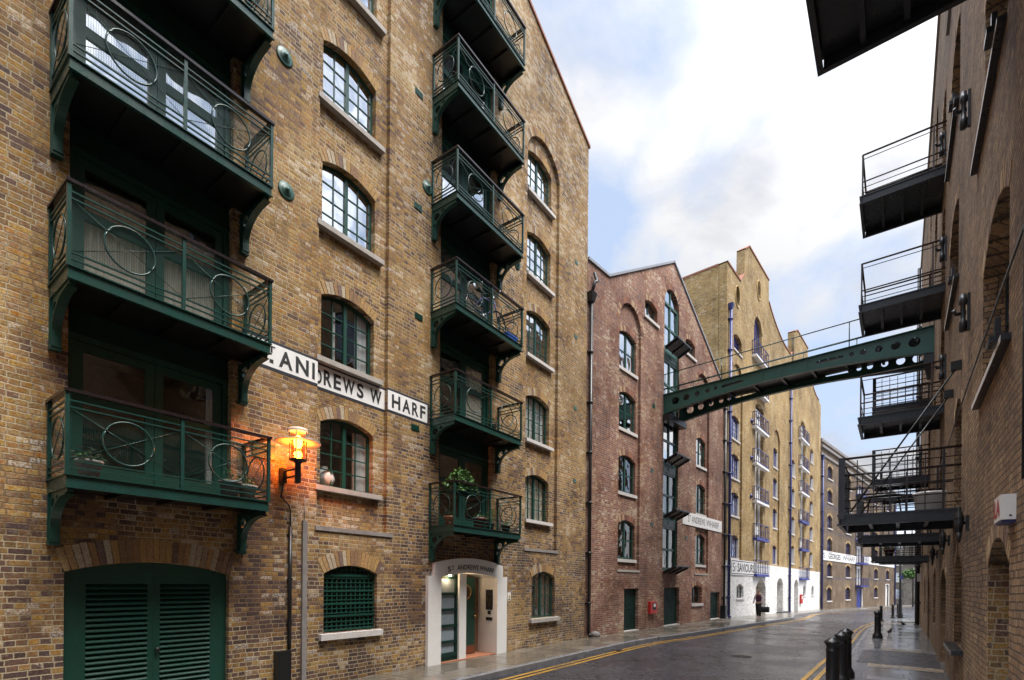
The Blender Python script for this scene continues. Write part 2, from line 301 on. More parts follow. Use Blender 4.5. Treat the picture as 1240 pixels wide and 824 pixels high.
def paving(name, ang, sx, sy, cols, r0, r1, gap=.010):
    m, t, b = newmat(name)
    tcx = N(t, 'ShaderNodeTexCoord'); mp = N(t, 'ShaderNodeMapping'); t.links.new(tcx.outputs['Object'], mp.inputs[0]); mp.inputs['Rotation'].default_value = (0, 0, ang)
    P = mp.outputs[0]; s = N(t, 'ShaderNodeSeparateXYZ'); t.links.new(P, s.inputs[0])
    def nz(sc, d=3.0, r=.6):
        n = N(t, 'ShaderNodeTexNoise', i_Scale=sc, i_Detail=d, i_Roughness=r); t.links.new(P, n.inputs['Vector']); return n.outputs[0]
    row = M(t, 'DIVIDE', s.outputs[0], sx); rf = M(t, 'FLOOR', row)
    wr = N(t, 'ShaderNodeTexWhiteNoise', noise_dimensions='1D'); t.links.new(rf, wr.inputs['W'])
    cy = M(t, 'DIVIDE', M(t, 'ADD', s.outputs[1], M(t, 'MULTIPLY', wr.outputs[0], sy)), sy); cf = M(t, 'FLOOR', cy)
    fx = M(t, 'FRACT', row); fy = M(t, 'FRACT', cy)
    d = M(t, 'MINIMUM', M(t, 'MULTIPLY', M(t, 'MINIMUM', fx, M(t, 'SUBTRACT', 1.0, fx)), sx), M(t, 'MULTIPLY', M(t, 'MINIMUM', fy, M(t, 'SUBTRACT', 1.0, fy)), sy))
    mr = N(t, 'ShaderNodeMapRange'); t.links.new(d, mr.inputs[0]); mr.inputs[1].default_value = gap * .5; mr.inputs[2].default_value = gap * 1.6
    cc = N(t, 'ShaderNodeCombineXYZ'); t.links.new(rf, cc.inputs[0]); t.links.new(cf, cc.inputs[1])
    wn = N(t, 'ShaderNodeTexWhiteNoise', noise_dimensions='3D'); t.links.new(cc.outputs[0], wn.inputs['Vector'])
    c = RAMP(t, wn.outputs[0], [((i + .5) / len(cols), c_) for i, c_ in enumerate(cols)])
    c = MIX(t, 1.0, c, RAMP(t, nz(3.0, 6.0, .7), [(.3, .65), (.7, 1.2)]), blend='MULTIPLY')
    c = MIX(t, mr.outputs[0], (.035, .032, .03), c)
    spots = RAMP(t, nz(40.0, 1.0), [(.70, 0.0), (.73, 1.0)]); c = MIX(t, M(t, 'MULTIPLY', spots, .4), c, (.35, .33, .3))
    put(t, c, b.inputs['Base Color'])
    wet = RAMP(t, M(t, 'ADD', M(t, 'MULTIPLY', nz(.7, 5.0), .7), M(t, 'MULTIPLY', wn.outputs[0], .3)), [(.32, 0.0), (.66, 1.0)])
    put(t, MIX(t, wet, r0, r1, 'FLOAT'), b.inputs['Roughness']); b.inputs['Specular IOR Level'].default_value = .6
    bp = N(t, 'ShaderNodeBump', i_Strength=.4, i_Distance=.006); t.links.new(M(t, 'ADD', mr.outputs[0], M(t, 'MULTIPLY', nz(45.0, 4.0), .35)), bp.inputs['Height']); t.links.new(bp.outputs[0], b.inputs['Normal'])
    return m
mt['asphalt'] = asphalt()
mt['pave'] = paving('wet york stone', R(-54), .9, .62, [(.13, .115, .095), (.17, .15, .12), (.15, .125, .095), (.20, .175, .14)], .10, .34)
mt['paver'] = paving('wet grey flags', R(-53), .6, .75, [(.16, .165, .175), (.22, .225, .235), (.13, .135, .145), (.26, .26, .265)], .06, .26)
mt['tactile'] = paving('buff tactile flags', R(-53), .2, .2, [(.36, .29, .21), (.30, .24, .18), (.33, .25, .17)], .2, .4)
mt['kerb'] = paving('granite kerb', R(-54), 30.0, .9, [(.20, .20, .21), (.26, .25, .25), (.15, .15, .16)], .2, .42)
mt['yline'], t, b = newmat('worn yellow road paint')
tcx = N(t, 'ShaderNodeTexCoord')
n1_ = N(t, 'ShaderNodeTexNoise', i_Scale=16.0, i_Detail=6.0, i_Roughness=.75); t.links.new(tcx.outputs['Object'], n1_.inputs['Vector'])
n2_ = N(t, 'ShaderNodeTexNoise', i_Scale=1.1, i_Detail=4.0, i_Roughness=.6); t.links.new(tcx.outputs['Object'], n2_.inputs['Vector'])
wear = RAMP(t, M(t, 'MULTIPLY_ADD', n1_.outputs[0], .6, M(t, 'MULTIPLY', n2_.outputs[0], .4)), [(.42, 1.0), (.52, 0.0)])
put(t, MIX(t, M(t, 'MULTIPLY', wear, .75), MIX(t, n2_.outputs[0], (.56, .33, .05), (.46, .23, .02)), (.05, .045, .05)), b.inputs['Base Color']); b.inputs['Roughness'].default_value = .35

# ------------------------------------------------------------------ mesh helpers
def ccw(p):
    return p if sum(p[i - 1][0] * p[i][1] - p[i][0] * p[i - 1][1] for i in range(len(p))) > 0 else p[::-1]
def inpoly(x, y, p):
    c = False; j = len(p) - 1
    for i in range(len(p)):
        if (p[i][1] > y) != (p[j][1] > y) and x < (p[j][0] - p[i][0]) * (y - p[i][1]) / (p[j][1] - p[i][1]) + p[i][0]: c = not c
        j = i
    return c
def cdt(outer, holes):
    vs = []; es = []
    for loop in [outer] + holes:
        b = len(vs); vs += [Vector(p) for p in loop]; es += [(b + i, b + (i + 1) % len(loop)) for i in range(len(loop))]
    r = delaunay_2d_cdt(vs, es, [], 1, 1e-6)
    V = [(v.x, v.y) for v in r[0]]; F = []
    for f in r[2]:
        cx = sum(V[i][0] for i in f) / len(f); cy = sum(V[i][1] for i in f) / len(f)
        if inpoly(cx, cy, outer) and not any(inpoly(cx, cy, h) for h in holes): F.append(list(f))
    return V, F
class MB:
    def __init__(s): s.v = []; s.f = []; s.m = []; s.sm = []
    def add(s, vs, fs, mi=0, smooth=False):
        b = len(s.v); s.v += [tuple(v) for v in vs]
        for f in fs: s.f.append([b + i for i in f]); s.m.append(mi); s.sm.append(smooth)
        return s
    def box(s, x0, x1, y0, y1, z0, z1, mi=0):
        return s.add([(x0, y0, z0), (x1, y0, z0), (x1, y1, z0), (x0, y1, z0), (x0, y0, z1), (x1, y0, z1), (x1, y1, z1), (x0, y1, z1)],
              [(0, 3, 2, 1), (4, 5, 6, 7), (0, 1, 5, 4), (1, 2, 6, 5), (2, 3, 7, 6), (3, 0, 4, 7)], mi)
    def quad(s, a, b, c, d, mi=0): return s.add([a, b, c, d], [(0, 1, 2, 3)], mi)
    def prism(s, outer, a0, a1, holes=(), axis='y', mi=0, back=True, mside=None):
        """2D outline (with holes) swept along an axis. axis y: (x,z); axis x: (y,z); axis z: (x,y)."""
        mk = {'y': lambda p, a: (p[0], a, p[1]), 'x': lambda p, a: (a, p[0], p[1]), 'z': lambda p, a: (p[0], p[1], a)}[axis]
        V, F = cdt(outer, list(holes))
        s.add([mk(p, a0) for p in V], F, mi)
        if back: s.add([mk(p, a1) for p in V], [f[::-1] for f in F], mi)
        for loop in [outer] + list(holes):
            n = len(loop); vs = [mk(p, a0) for p in loop] + [mk(p, a1) for p in loop]
            s.add(vs, [(i, (i + 1) % n, n + (i + 1) % n, n + i) for i in range(n)], mi if mside is None else mside)
        return s
    def tube(s, pts, r, n=8, mi=0, closed=False, r2=None):
        P = [Vector(p) for p in pts]; k = len(P); rings = []
        for i in range(k):
            if closed: d = P[(i + 1) % k] - P[i - 1]
            else: d = P[min(i + 1, k - 1)] - P[max(i - 1, 0)]
            d.normalize(); a = Vector((0, 0, 1)) if abs(d.z) < .9 else Vector((1, 0, 0))
            e1 = d.cross(a).normalized(); e2 = d.cross(e1)
            rr = r if r2 is None else r + (r2 - r) * i / (k - 1)
            rings.append([P[i] + (e1 * math.cos(2 * math.pi * j / n) + e2 * math.sin(2 * math.pi * j / n)) * rr for j in range(n)])
        vs = [v for q in rings for v in q]; fs = []
        for i in range(k if closed else k - 1):
            for j in range(n):
                a = i * n; b = ((i + 1) % k) * n
                fs.append((a + j, a + (j + 1) % n, b + (j + 1) % n, b + j))
        if not closed: fs += [tuple(range(n))[::-1], tuple((k - 1) * n + j for j in range(n))]
        return s.add(vs, fs, mi, True)
    def bar(s, a, b, w, h=None, mi=0):
        h = h or w; a = Vector(a); b = Vector(b); d = (b - a).normalized(); up = Vector((0, 0, 1)) if abs(d.z) < .95 else Vector((0, 1, 0))
        e1 = d.cross(up).normalized() * w / 2; e2 = e1.cross(d).normalized() * h / 2
        return s.add([a - e1 - e2, a + e1 - e2, a + e1 + e2, a - e1 + e2, b - e1 - e2, b + e1 - e2, b + e1 + e2, b - e1 + e2],
              [(0, 1, 2, 3), (7, 6, 5, 4), (0, 4, 5, 1), (1, 5, 6, 2), (2, 6, 7, 3), (3, 7, 4, 0)], mi)
    def lathe(s, prof, n=20, c=(0, 0, 0), mi=0, smooth=True):
        vs = []; fs = []; k = len(prof)
        for (r, z) in prof:
            for j in range(n): vs.append((c[0] + r * math.cos(2 * math.pi * j / n), c[1] + r * math.sin(2 * math.pi * j / n), c[2] + z))
        for i in range(k - 1):
            for j in range(n): fs.append((i * n + j, i * n + (j + 1) % n, (i + 1) * n + (j + 1) % n, (i + 1) * n + j))
        return s.add(vs, fs, mi, smooth)
    def ring(s, c, r, t, axis='y', n=32, k=6, mi=0, rz=None):
        pts = []
        for i in range(n):
            a = 2 * math.pi * i / n; p, q = r * math.cos(a), (rz or r) * math.sin(a)
            pts.append({'y': (c[0] + p, c[1], c[2] + q), 'x': (c[0], c[1] + p, c[2] + q), 'z': (c[0] + p, c[1] + q, c[2])}[axis])
        return s.tube(pts, t, k, mi, True)
    def mesh(s, name, mats):
        me = bpy.data.meshes.new(name); me.from_pydata(s.v, [], s.f)
        for m in (mats if isinstance(mats, (list, tuple)) else [mats]): me.materials.append(mt[m] if isinstance(m, str) else m)
        me.polygons.foreach_set('material_index', s.m); me.polygons.foreach_set('use_smooth', s.sm); me.update()
        return me
    def build(s, name, mats, parent=None, loc=(0, 0, 0), rz=0): return link(name, s.mesh(name, mats), parent, loc, rz)
def link(name, data, parent=None, loc=(0, 0, 0), rz=0):
    o = bpy.data.objects.new(name, data); COL.objects.link(o)
    if parent is not None: o.parent = parent
    o.location = loc; o.rotation_euler = (0, 0, rz); return o
def thing(name, label, cat, loc=(0, 0, 0), rz=0, group=None):
    o = link(name, None, None, loc, rz); o.empty_display_size = .2
    return tag(o, label, cat, group)
def tag(o, label, cat, group=None):
    o['label'] = label; o['category'] = cat
    if group: o['group'] = group
    return o
def struct(o): o['kind'] = 'structure'; return o
def copytree(o, parent=None):
    c = o.copy(); COL.objects.link(c); c.parent = parent
    for ch in list(o.children): copytree(ch, c)
    return c
class Frame:
    """A facade's own axes: x along the street (deeper), -y out over the street, z up."""
    def __init__(s, ang, p0, sgn=1):
        s.ang = ang; s.D = Vector((math.sin(ang), math.cos(ang))); s.Nn = Vector((math.cos(ang), -math.sin(ang))); s.p0 = Vector(p0)
        s.rz = math.pi / 2 - ang
    def w(s, u, out=0, z=0):
        p = s.p0 + s.D * u + s.Nn * out; return Vector((p.x, p.y, z))
def vpang(x): return math.atan(((x - 620) / math.cos(R(.5))) / 614)
B1 = Frame(R(35.75), (2.650, 18.430)); 
B2 = Frame(R(40.80), tuple(B1.p0))
p = B2.w(15.10); B3 = Frame(R(40.43), (p.x, p.y))
p = B3.w(29.9); B4 = Frame(R(45.35), (p.x, p.y))
BR = Frame(R(37.32), (9.313, 10.738))           # wall of the building on the other side: its street side is local +y
def gz(Y): return -.0236 * max(0.0, Y - 30.0) if Y < 130 else -2.36

def arch(x0, x1, z0, zs, rise, n=10):
    """Opening outline: straight jambs and a segmental (or round) head."""
    w = x1 - x0; pts = [(x0, z0), (x1, z0)]
    if rise < 1e-4: return pts + [(x1, zs), (x0, zs)]
    Rr = (w * w / 4 + rise * rise) / (2 * rise); cx = (x0 + x1) / 2; cz = zs + rise - Rr
    a = math.asin(min(1, w / 2 / Rr)); a = a if rise <= w / 2 + 1e-6 else math.pi - a
    return pts + [(cx + Rr * math.sin(a - 2 * a * i / n), cz + Rr * math.cos(a - 2 * a * i / n)) for i in range(n + 1)]
def inset_arch(x0, x1, z0, zs, rise, t, n=10):
    w = x1 - x0
    if rise < 1e-4: return arch(x0 + t, x1 - t, z0 + t, zs - t, 0)
    Rr = (w * w / 4 + rise * rise) / (2 * rise) - t; cx = (x0 + x1) / 2; cz = zs + rise - Rr - t; hw = w / 2 - t
    z1 = cz + math.sqrt(max(0, Rr * Rr - hw * hw))
    return arch(x0 + t, x1 - t, z0 + t, z1, cz + Rr - z1, n)
def arch_z(x, w, h, rise):
    if rise < 1e-4: return h
    Rr = (w * w / 4 + rise * rise) / (2 * rise); return h + rise - Rr + math.sqrt(max(0, Rr * Rr - x * x))
def wall(name, outline, holes, mat, parent, y0=0.0, reveal=.3, thick=.45, sides=True):
    mb = MB(); V, F = cdt(outline, holes)
    mb.add([(p[0], y0, p[1]) for p in V], F)
    for h in holes:
        n = len(h); mb.add([(p[0], y0, p[1]) for p in h] + [(p[0], y0 + reveal, p[1]) for p in h], [(i, (i + 1) % n, n + (i + 1) % n, n + i) for i in range(n)])
    if sides:
        n = len(outline); mb.add([(p[0], y0, p[1]) for p in outline] + [(p[0], y0 + thick, p[1]) for p in outline], [(i, (i + 1) % n, n + (i + 1) % n, n + i) for i in range(n)])
    return mb.build(name, mat, parent)
def voussoirs(parent, x0, x1, zs, rise, mat, depth=.225, y=0.0, name='brick_arch', pw=.078):
    """Radial bricks over an opening, a few mm proud of the wall."""
    w = x1 - x0; Rr = (w * w / 4 + rise * rise) / (2 * rise); cx = (x0 + x1) / 2; cz = zs + rise - Rr; a = math.asin(min(1, w / 2 / Rr))
    if rise > w / 2 - 1e-3: a = math.pi / 2
    n = max(7, int(2 * a * Rr / pw)); mb = MB(); rnd = random.Random(int(x0 * 100 + zs * 10))
    for i in range(n):
        a0 = -a + 2 * a * (i + .07) / n; a1 = -a + 2 * a * (i + .93) / n
        r0 = Rr + .004; r1 = Rr + depth + rnd.uniform(-.012, .012); yy = y - rnd.uniform(.004, .011)
        q = [(cx + r * math.sin(t), cz + r * math.cos(t)) for r, t in ((r0, a0), (r0, a1), (r1, a1), (r1, a0))]
        mb.add([(p[0], yy, p[1]) for p in q] + [(p[0], y + .01, p[1]) for p in q], [(0, 1, 2, 3), (0, 4, 5, 1), (1, 5, 6, 2), (2, 6, 7, 3), (3, 7, 4, 0)])
    return mb.build(name, mat, parent)
_wc = {}
def window_meshes(w, h, rise, cas, nb, rows, fmat, fw=.05, mull=.075, barw=.022, d=.06, gmat='glass'):
    key = (round(w, 3), round(h, 3), round(rise, 3), cas, nb, rows, fmat, gmat)
    if key in _wc: return _wc[key]
    mb = MB(); o = arch(-w / 2, w / 2, 0, h, rise); i = inset_arch(-w / 2, w / 2, 0, h, rise, fw)
    mb.prism(o, 0, d, [i])
    iw = w - 2 * fw; top = lambda x: arch_z(x, w, h, rise) - fw * .9
    for k in range(1, cas):
        x = -iw / 2 + iw * k / cas; mb.box(x - mull / 2, x + mull / 2, -.006, d * .95, fw, top(abs(x) + mull / 2))
    cw = iw / cas
    for k in range(cas):
        for j in range(1, nb):
            x = -iw / 2 + cw * k + cw * j / nb; mb.box(x - barw / 2, x + barw / 2, .01, d * .7, fw, top(abs(x) + barw / 2))
    hh = h + rise * .35 - fw
    for r in range(1, rows):
        z = fw + hh * r / rows; hw = iw / 2
        if z > h and rise > 0: hw = min(hw, math.sqrt(max(.0001, ((w * w / 4 + rise * rise) / (2 * rise)) ** 2 - (z - h - rise + (w * w / 4 + rise * rise) / (2 * rise)) ** 2)) - fw)
        mb.box(-hw, hw, .012, d * .68, z - barw / 2, z + barw / 2)
    g = MB(); V, F = cdt(inset_arch(-w / 2, w / 2, 0, h, rise, fw * .8), []); g.add([(p[0], d * .45, p[1]) for p in V], F)
    _wc[key] = (mb.mesh('window', fmat), g.mesh('glazing', gmat)); return _wc[key]
_sc = {}
def sill_mesh(w, ext, th, out, mat):
    k = (round(w, 3), ext, th, out, mat)
    if k not in _sc:
        mb = MB(); x0 = -w / 2 - ext; x1 = w / 2 + ext
        mb.add([(x0, -out, -th), (x1, -out, -th), (x1, .12, -th), (x0, .12, -th), (x0, -out, -.012), (x1, -out, -.012), (x1, .12, .004), (x0, .12, .004)],
               [(0, 3, 2, 1), (4, 5, 6, 7), (0, 1, 5, 4), (1, 2, 6, 5), (2, 3, 7, 6), (3, 0, 4, 7)])
        _sc[k] = mb.mesh('sill', mat)
    return _sc[k]
_cm = {}
def curtain_mesh(w, h, mat, amp=.03, waves=7, key=0):
    k = (round(w, 2), round(h, 2), mat, key)
    if k not in _cm:
        mb = MB(); n = 60; rnd = random.Random(key + int(w * 50)); vs = []
        ph = rnd.uniform(0, 6)
        for i in range(n + 1):
            x = -w / 2 + w * i / n; y = amp * math.sin(i / n * waves * 2 * math.pi + ph) + amp * .4 * math.sin(i * 1.3 + ph)
            vs += [(x, y, 0), (x, y, h)]
        mb.add(vs, [(2 * i, 2 * i + 2, 2 * i + 3, 2 * i + 1) for i in range(n)], 0, True); _cm[k] = mb.mesh('curtain', mat)
    return _cm[k]
def window(parent, u, z, w, h, rise, cas=2, nb=2, rows=4, fmat='green', y=.13, sill=('stone', .08, .1, .07), gmat='glass', wall_y=0.0, name='window', curtain=None, **kw):
    fm, gm = window_meshes(w, h, rise, cas, nb, rows, fmat, gmat=gmat, **kw)
    o = link(name, fm, parent, (u, wall_y + y, z)); link('glazing', gm, o)
    if sill: link('sill', sill_mesh(w, sill[1], sill[2], sill[3] + y, sill[0]), o, (0, 0, 0))
    if curtain:
        for (x0, x1, z0, z1, m) in curtain:
            link('curtain', curtain_mesh((x1 - x0) * w, (z1 - z0) * (h + rise), m, key=int(u * 7 + z)), o, ((x0 + x1) / 2 * w - w / 2, .10, z0 * (h + rise)))
    return o
_rb = random.Random(5)
def rblind(p=.55):
    r = _rb.random()
    if r > p: return None
    if r < p * .35: return [(.05, .95, _rb.uniform(.3, .7), .97, 'blind')]
    if r < p * .7: return [(.05, _rb.uniform(.25, .48), .03, .97, 'curtain'), (_rb.uniform(.6, .75), .95, .03, .97, 'curtain')]
    return [(.05, .95, .03, .97, 'curtain')]
def text_mesh(s, size_box, axis_y, mat, bold=.012, depth=.004, into=None):
    """Lettering fitted into a box (x0,x1,z0,z1) on a facade, standing a few mm proud of y."""
    x0, x1, z0, z1 = size_box
    c = bpy.data.curves.new('lettering', 'FONT'); c.body = s; c.size = 1; c.offset = bold; c.extrude = 0; c.resolution_u = 4
    o = bpy.data.objects.new('lettering', c); COL.objects.link(o)
    dg = bpy.context.evaluated_depsgraph_get(); me = bpy.data.meshes.new_from_object(o.evaluated_get(dg))
    bpy.data.objects.remove(o); bpy.data.curves.remove(c)
    vs = [v.co.copy() for v in me.vertices]; fs = [list(p.vertices) for p in me.polygons]; bpy.data.meshes.remove(me)
    ax = min(v.x for v in vs); bx = max(v.x for v in vs); ay = min(v.y for v in vs); by = max(v.y for v in vs)
    mb = into or MB()
    mb.add([(x0 + (v.x - ax) / (bx - ax) * (x1 - x0), axis_y, z0 + (v.y - ay) / (by - ay) * (z1 - z0)) for v in vs], fs)
    return mb

# ------------------------------------------------------------------ ground, road, pavements
def resample(pts, step=.5):
    out = []
    for a, b in zip(pts[:-1], pts[1:]):
        a = Vector(a); b = Vector(b); n = max(1, int((b - a).length / step))
        out += [a + (b - a) * i / n for i in range(n)]
    return out + [Vector(pts[-1])]
def smooth(pts, it=2):
    for _ in range(it):
        q = [pts[0]]
        for a, b in zip(pts[:-1], pts[1:]):
            q += [(a[0] * .75 + b[0] * .25, a[1] * .75 + b[1] * .25), (a[0] * .25 + b[0] * .75, a[1] * .25 + b[1] * .75)]
        pts = q + [pts[-1]]
    return pts
mb = MB()
ys = [-200, -60, -20] + list(range(-10, 131, 2)) + [200, 500, 1500]; xs = [-400, -60, -20, -10, 0, 10, 20, 30, 40, 50, 60, 80, 120, 500]
vs = [(x, y, gz(y) - .13) for y in ys for x in xs]; nx = len(xs)
mb.add(vs, [(j * nx + i, j * nx + i + 1, (j + 1) * nx + i + 1, (j + 1) * nx + i) for j in range(len(ys) - 1) for i in range(nx - 1)])
struct(mb.build('road', 'asphalt'))
PAVE = 0.0          # pavement level; the road lies 0.13 lower
def strip(name, inner, outer, mat, kerbmat='kerb', kw=.14, h=.13, side=1, fade_end=True):
    """Pavement between a building line and a kerb line (same number of points), with a kerb stone along the outer edge."""
    mb = MB(); n = len(inner)
    vs = [];
    def off(k):     # kerb stone's inner edge
        d = (inner[k] - outer[k]).normalized(); return outer[k] + d * kw
    for k in range(n):
        a = inner[k]; b = off(k); vs += [(a[0], a[1], gz(a[1])), (b[0], b[1], gz(b[1]))]
    mb.add(vs, [(2 * k, 2 * k + 1, 2 * k + 3, 2 * k + 2) for k in range(n - 1)])
    o = struct(mb.build(name, mat))
    kb = MB(); vs = []
    for k in range(n):
        b = off(k); c = outer[k]; hh = h
        vs += [(b[0], b[1], gz(b[1]) + .004), (c[0] + (b[0] - c[0]) * .15, c[1] + (b[1] - c[1]) * .15, gz(c[1]) + .004), (c[0], c[1], gz(c[1]) - .012), (c[0], c[1], gz(c[1]) - h)]
    kb.add(vs, [(4 * k + j, 4 * k + j + 1, 4 * k + j + 5, 4 * k + j + 4) for k in range(n - 1) for j in range(3)])
    for k in (0, n - 1):
        kb.add([vs[4 * k + j] for j in range(4)], [(0, 1, 2, 3)])
    struct(kb.build('kerb', kerbmat)); return o
def lerp_line(pts, n):
    P = [Vector(p[:2]) for p in pts]; L = [0]
    for a, b in zip(P[:-1], P[1:]): L.append(L[-1] + (b - a).length)
    out = []; k = 0
    for i in range(n):
        s = L[-1] * i / (n - 1)
        while k < len(P) - 2 and s > L[k + 1]: k += 1
        out.append(P[k] + (P[k + 1] - P[k]) * ((s - L[k]) / (L[k + 1] - L[k])))
    return out
w2 = lambda f, u, o=0: tuple(f.w(u, o)[:2])
inner = lerp_line([w2(B1, -40, -.02), w2(B1, 0, -.02), w2(B2, 7, -.02), w2(B3, 5.0, -.02)], 130)
kerbL = smooth([w2(B1, -40, 1.72), w2(B1, -4, 1.72), w2(B1, 1.0, 1.78), w2(B2, 4.0, 2.08), w2(B2, 9.5, 2.3), w2(B3, 1.2, 2.75), w2(B3, 4.2, 2.85)], 3)
strip('pavement', inner, lerp_line(kerbL, 130), 'pave')
inner2 = lerp_line([w2(B3, 5.0, -.02), w2(B3, 11.5, -.02), w2(B3, 29.9, -.02), w2(B4, 14, -.02), w2(B4, 43, -.02), w2(B4, 47, -.3)], 130)
kerbM = [w2(B3, 4.2, 2.85), w2(B3, 5.6, 2.5), w2(B3, 11.0, 1.5), w2(B3, 20, 1.5), w2(B3, 26, 1.75), w2(B4, 4, 2.2), w2(B4, 20, 2.25), w2(B4, 40, 2.2), w2(B4, 47, 2.0)]
strip('pavement', inner2, lerp_line(smooth(kerbM, 2), 130), 'pave')
def line(name, pts, w, mat, lift):
    P = resample(pts, .5); mb = MB(); vs = []
    for k, a in enumerate(P):
        d = (P[min(k + 1, len(P) - 1)] - P[max(k - 1, 0)]).normalized(); nn = Vector((d.y, -d.x))
        for s in (-.5, .5): q = a + nn * w * s; vs.append((q.x, q.y, gz(q.y) - .13 + lift))
    mb.add(vs, [(2 * k, 2 * k + 1, 2 * k + 3, 2 * k + 2) for k in range(len(P) - 1)]); return struct(mb.build(name, mat))
def offs(pts, o):
    P = [Vector(p) for p in pts]; out = []
    for k, a in enumerate(P):
        d = (P[min(k + 1, len(P) - 1)] - P[max(k - 1, 0)]).normalized(); out.append((a.x + d.y * o, a.y - d.x * o))
    return out
for o in (.30, .50): line('yellow_line', offs(kerbL, o), .10, 'yline', .007)
kM = smooth([w2(B3, 4.2, 3.05), w2(B3, 8, 2.75), w2(B3, 16, 1.75), w2(B3, 26, 2.0), w2(B4, 4, 2.5), w2(B4, 20, 2.55), w2(B4, 40, 2.5)], 2)
for o in (.06, .26): line('yellow_line', offs(kM, o), .10, 'yline', .007)
# the other side: flags along the sooty wall, widening to a corner past its end
kerbR = smooth([w2(BR, -40, -2.15), w2(BR, -1.0, -2.15), w2(BR, 5.0, -2.0), w2(BR, 14.6, -2.05), w2(BR, 18.8, -1.85), w2(BR, 22.5, -1.3), w2(BR, 29, .6), w2(BR, 44, 3.5), w2(BR, 62, 4.9)], 3)
innR = lerp_line([w2(BR, -40, .3), w2(BR, 0, .3), w2(BR, 21.5, .3), w2(BR, 26.5, 9), w2(BR, 44, 11), w2(BR, 62, 12)], 200)
strip('pavement', innR, lerp_line(kerbR, 200), 'paver')
for o in (-.24, -.46): line('yellow_line', offs(kerbR, o), .10, 'yline', .007)
def patch(name, u0, u1, o0, o1, mat, lift):
    mb = MB(); vs = []; n = 12
    for i in range(n + 1):
        u = u0 + (u1 - u0) * i / n
        for o in (o0, o1): q = BR.w(u, o); vs.append((q.x, q.y, gz(q.y) + lift))
    mb.add(vs, [(2 * k, 2 * k + 1, 2 * k + 3, 2 * k + 2) for k in range(n)]); return struct(mb.build(name, mat))
patch('tactile_paving', 1.0, 1.7, -1.5, -.05, 'tactile', .005); patch('tactile_paving', 5.0, 5.7, -1.3, -.35, 'tactile', .005)
patch('carriage_crossing', 1.75, 4.9, -1.75, -.06, 'asphalt', .006)
patch('tactile_paving', 18.4, 19.6, -1.6, .0, 'tactile', .005)

# ------------------------------------------------------------------ warehouse 1: yellow brick, dark green balconies
b1 = thing('brick_warehouse', 'tall yellow-brown brick warehouse with dark green balconies, louvred doors and a white portal', 'building', B1.w(0), B1.rz)
GP = (-7.40, 19.45)   # gable slope helper
out1 = [(-24, -.15), (0, -.15), (0, 17.80), (-.05, 17.84), (-10.4, 22.05), (-20.8, 17.84), (-24, 17.84)]
BAY = {'w1': (-10.89, -9.20, 3.02, 15.2, .55), 'w3': (-3.92, -2.03, 3.05, 15.15, .72)}
W1 = (-10.76, -9.50); W3 = (-3.76, -2.40)
F1z = [(3.83, 1.23), (6.28, 1.22), (8.85, 1.21), (11.25, 1.15), (13.78, 1.15)]
F3z = [(3.93, 1.26), (6.38, 1.28), (8.96, 1.30), (11.42, 1.25), (13.96, 1.20)]
LO = arch(-14.53, -12.46, 3.25, 15.6, .35); CO = arch(-7.60, -5.55, 3.30, 18.6, .35)
GAR = arch(-14.55, -12.47, -.1, 2.08, .16); GRI = arch(-10.72, -9.44, .98, 2.13, .17, 10); G3 = arch(-3.50, -2.12, .88, 2.15, .18, 10)
POR = [(-7.95, -.1), (-4.95, -.1), (-4.95, 2.05), (-5.2, 2.4), (-7.72, 2.4), (-7.95, 2.05)]
bays = [arch(*BAY['w1'], n=12), arch(*BAY['w3'], n=12)]
wall('wall', out1, bays + [LO, CO, GAR, GRI, G3, POR], 'b1', b1, 0, .46, .5)
for k, (x0, x1), zz in (('w1', W1, F1z), ('w3', W3, F3z)):
    bx = BAY[k]; holes = [arch(x0, x1, z, z + h, .17, 10) for z, h in zz]
    wall('recessed_bay_wall', arch(bx[0] - .06, bx[1] + .06, bx[2] - .06, bx[3], bx[4] + .05, 12), holes, 'b1', b1, .10, .26, .3, False)
    for z, h in zz: voussoirs(b1, x0, x1, z + h, .17, 'vy', .225, .10)
    voussoirs(b1, bx[0], bx[1], bx[3], bx[4], 'vy', .22, 0)
voussoirs(b1, -14.55, -12.47, 2.08, .16, 'vy', .33); voussoirs(b1, -10.72, -9.44, 2.13, .17, 'vy', .30); voussoirs(b1, -3.5, -2.12, 2.15, .18, 'vy', .24)
for xa, xb in ((-10.92, -9.05), (-3.95, -1.98)): mb = MB(); mb.box(xa, xb, -.03, .1, 2.95, 3.03); mb.build('cement_ledge', 'cement', b1)
mb = MB()
for a, b in (((.06, 17.80), (-10.4, 22.05)), ((-10.4, 22.05), (-20.8, 17.84))):
    mb.add([(a[0], -.05, a[1]), (b[0], -.05, b[1]), (b[0], .5, b[1]), (a[0], .5, a[1]), (a[0], -.05, a[1] + .09), (b[0], -.05, b[1] + .09), (b[0], .5, b[1] + .09), (a[0], .5, a[1] + .09)],
           [(0, 3, 2, 1), (4, 5, 6, 7), (0, 1, 5, 4), (1, 2, 6, 5), (2, 3, 7, 6), (3, 0, 4, 7)])
mb.build('coping', 'tile', b1)
mb = MB(); mb.quad((0, .45, -.1), (0, 14, -.1), (0, 14, 17.4), (0, .45, 17.4)); mb.quad((-24, .45, -.1), (-24, 14, -.1), (-24, 14, 17.4), (-24, .45, 17.4)); mb.quad((-24, 14, -.1), (0, 14, -.1), (0, 14, 17.4), (-24, 14, 17.4)); mb.build('side_wall', 'b1', b1)
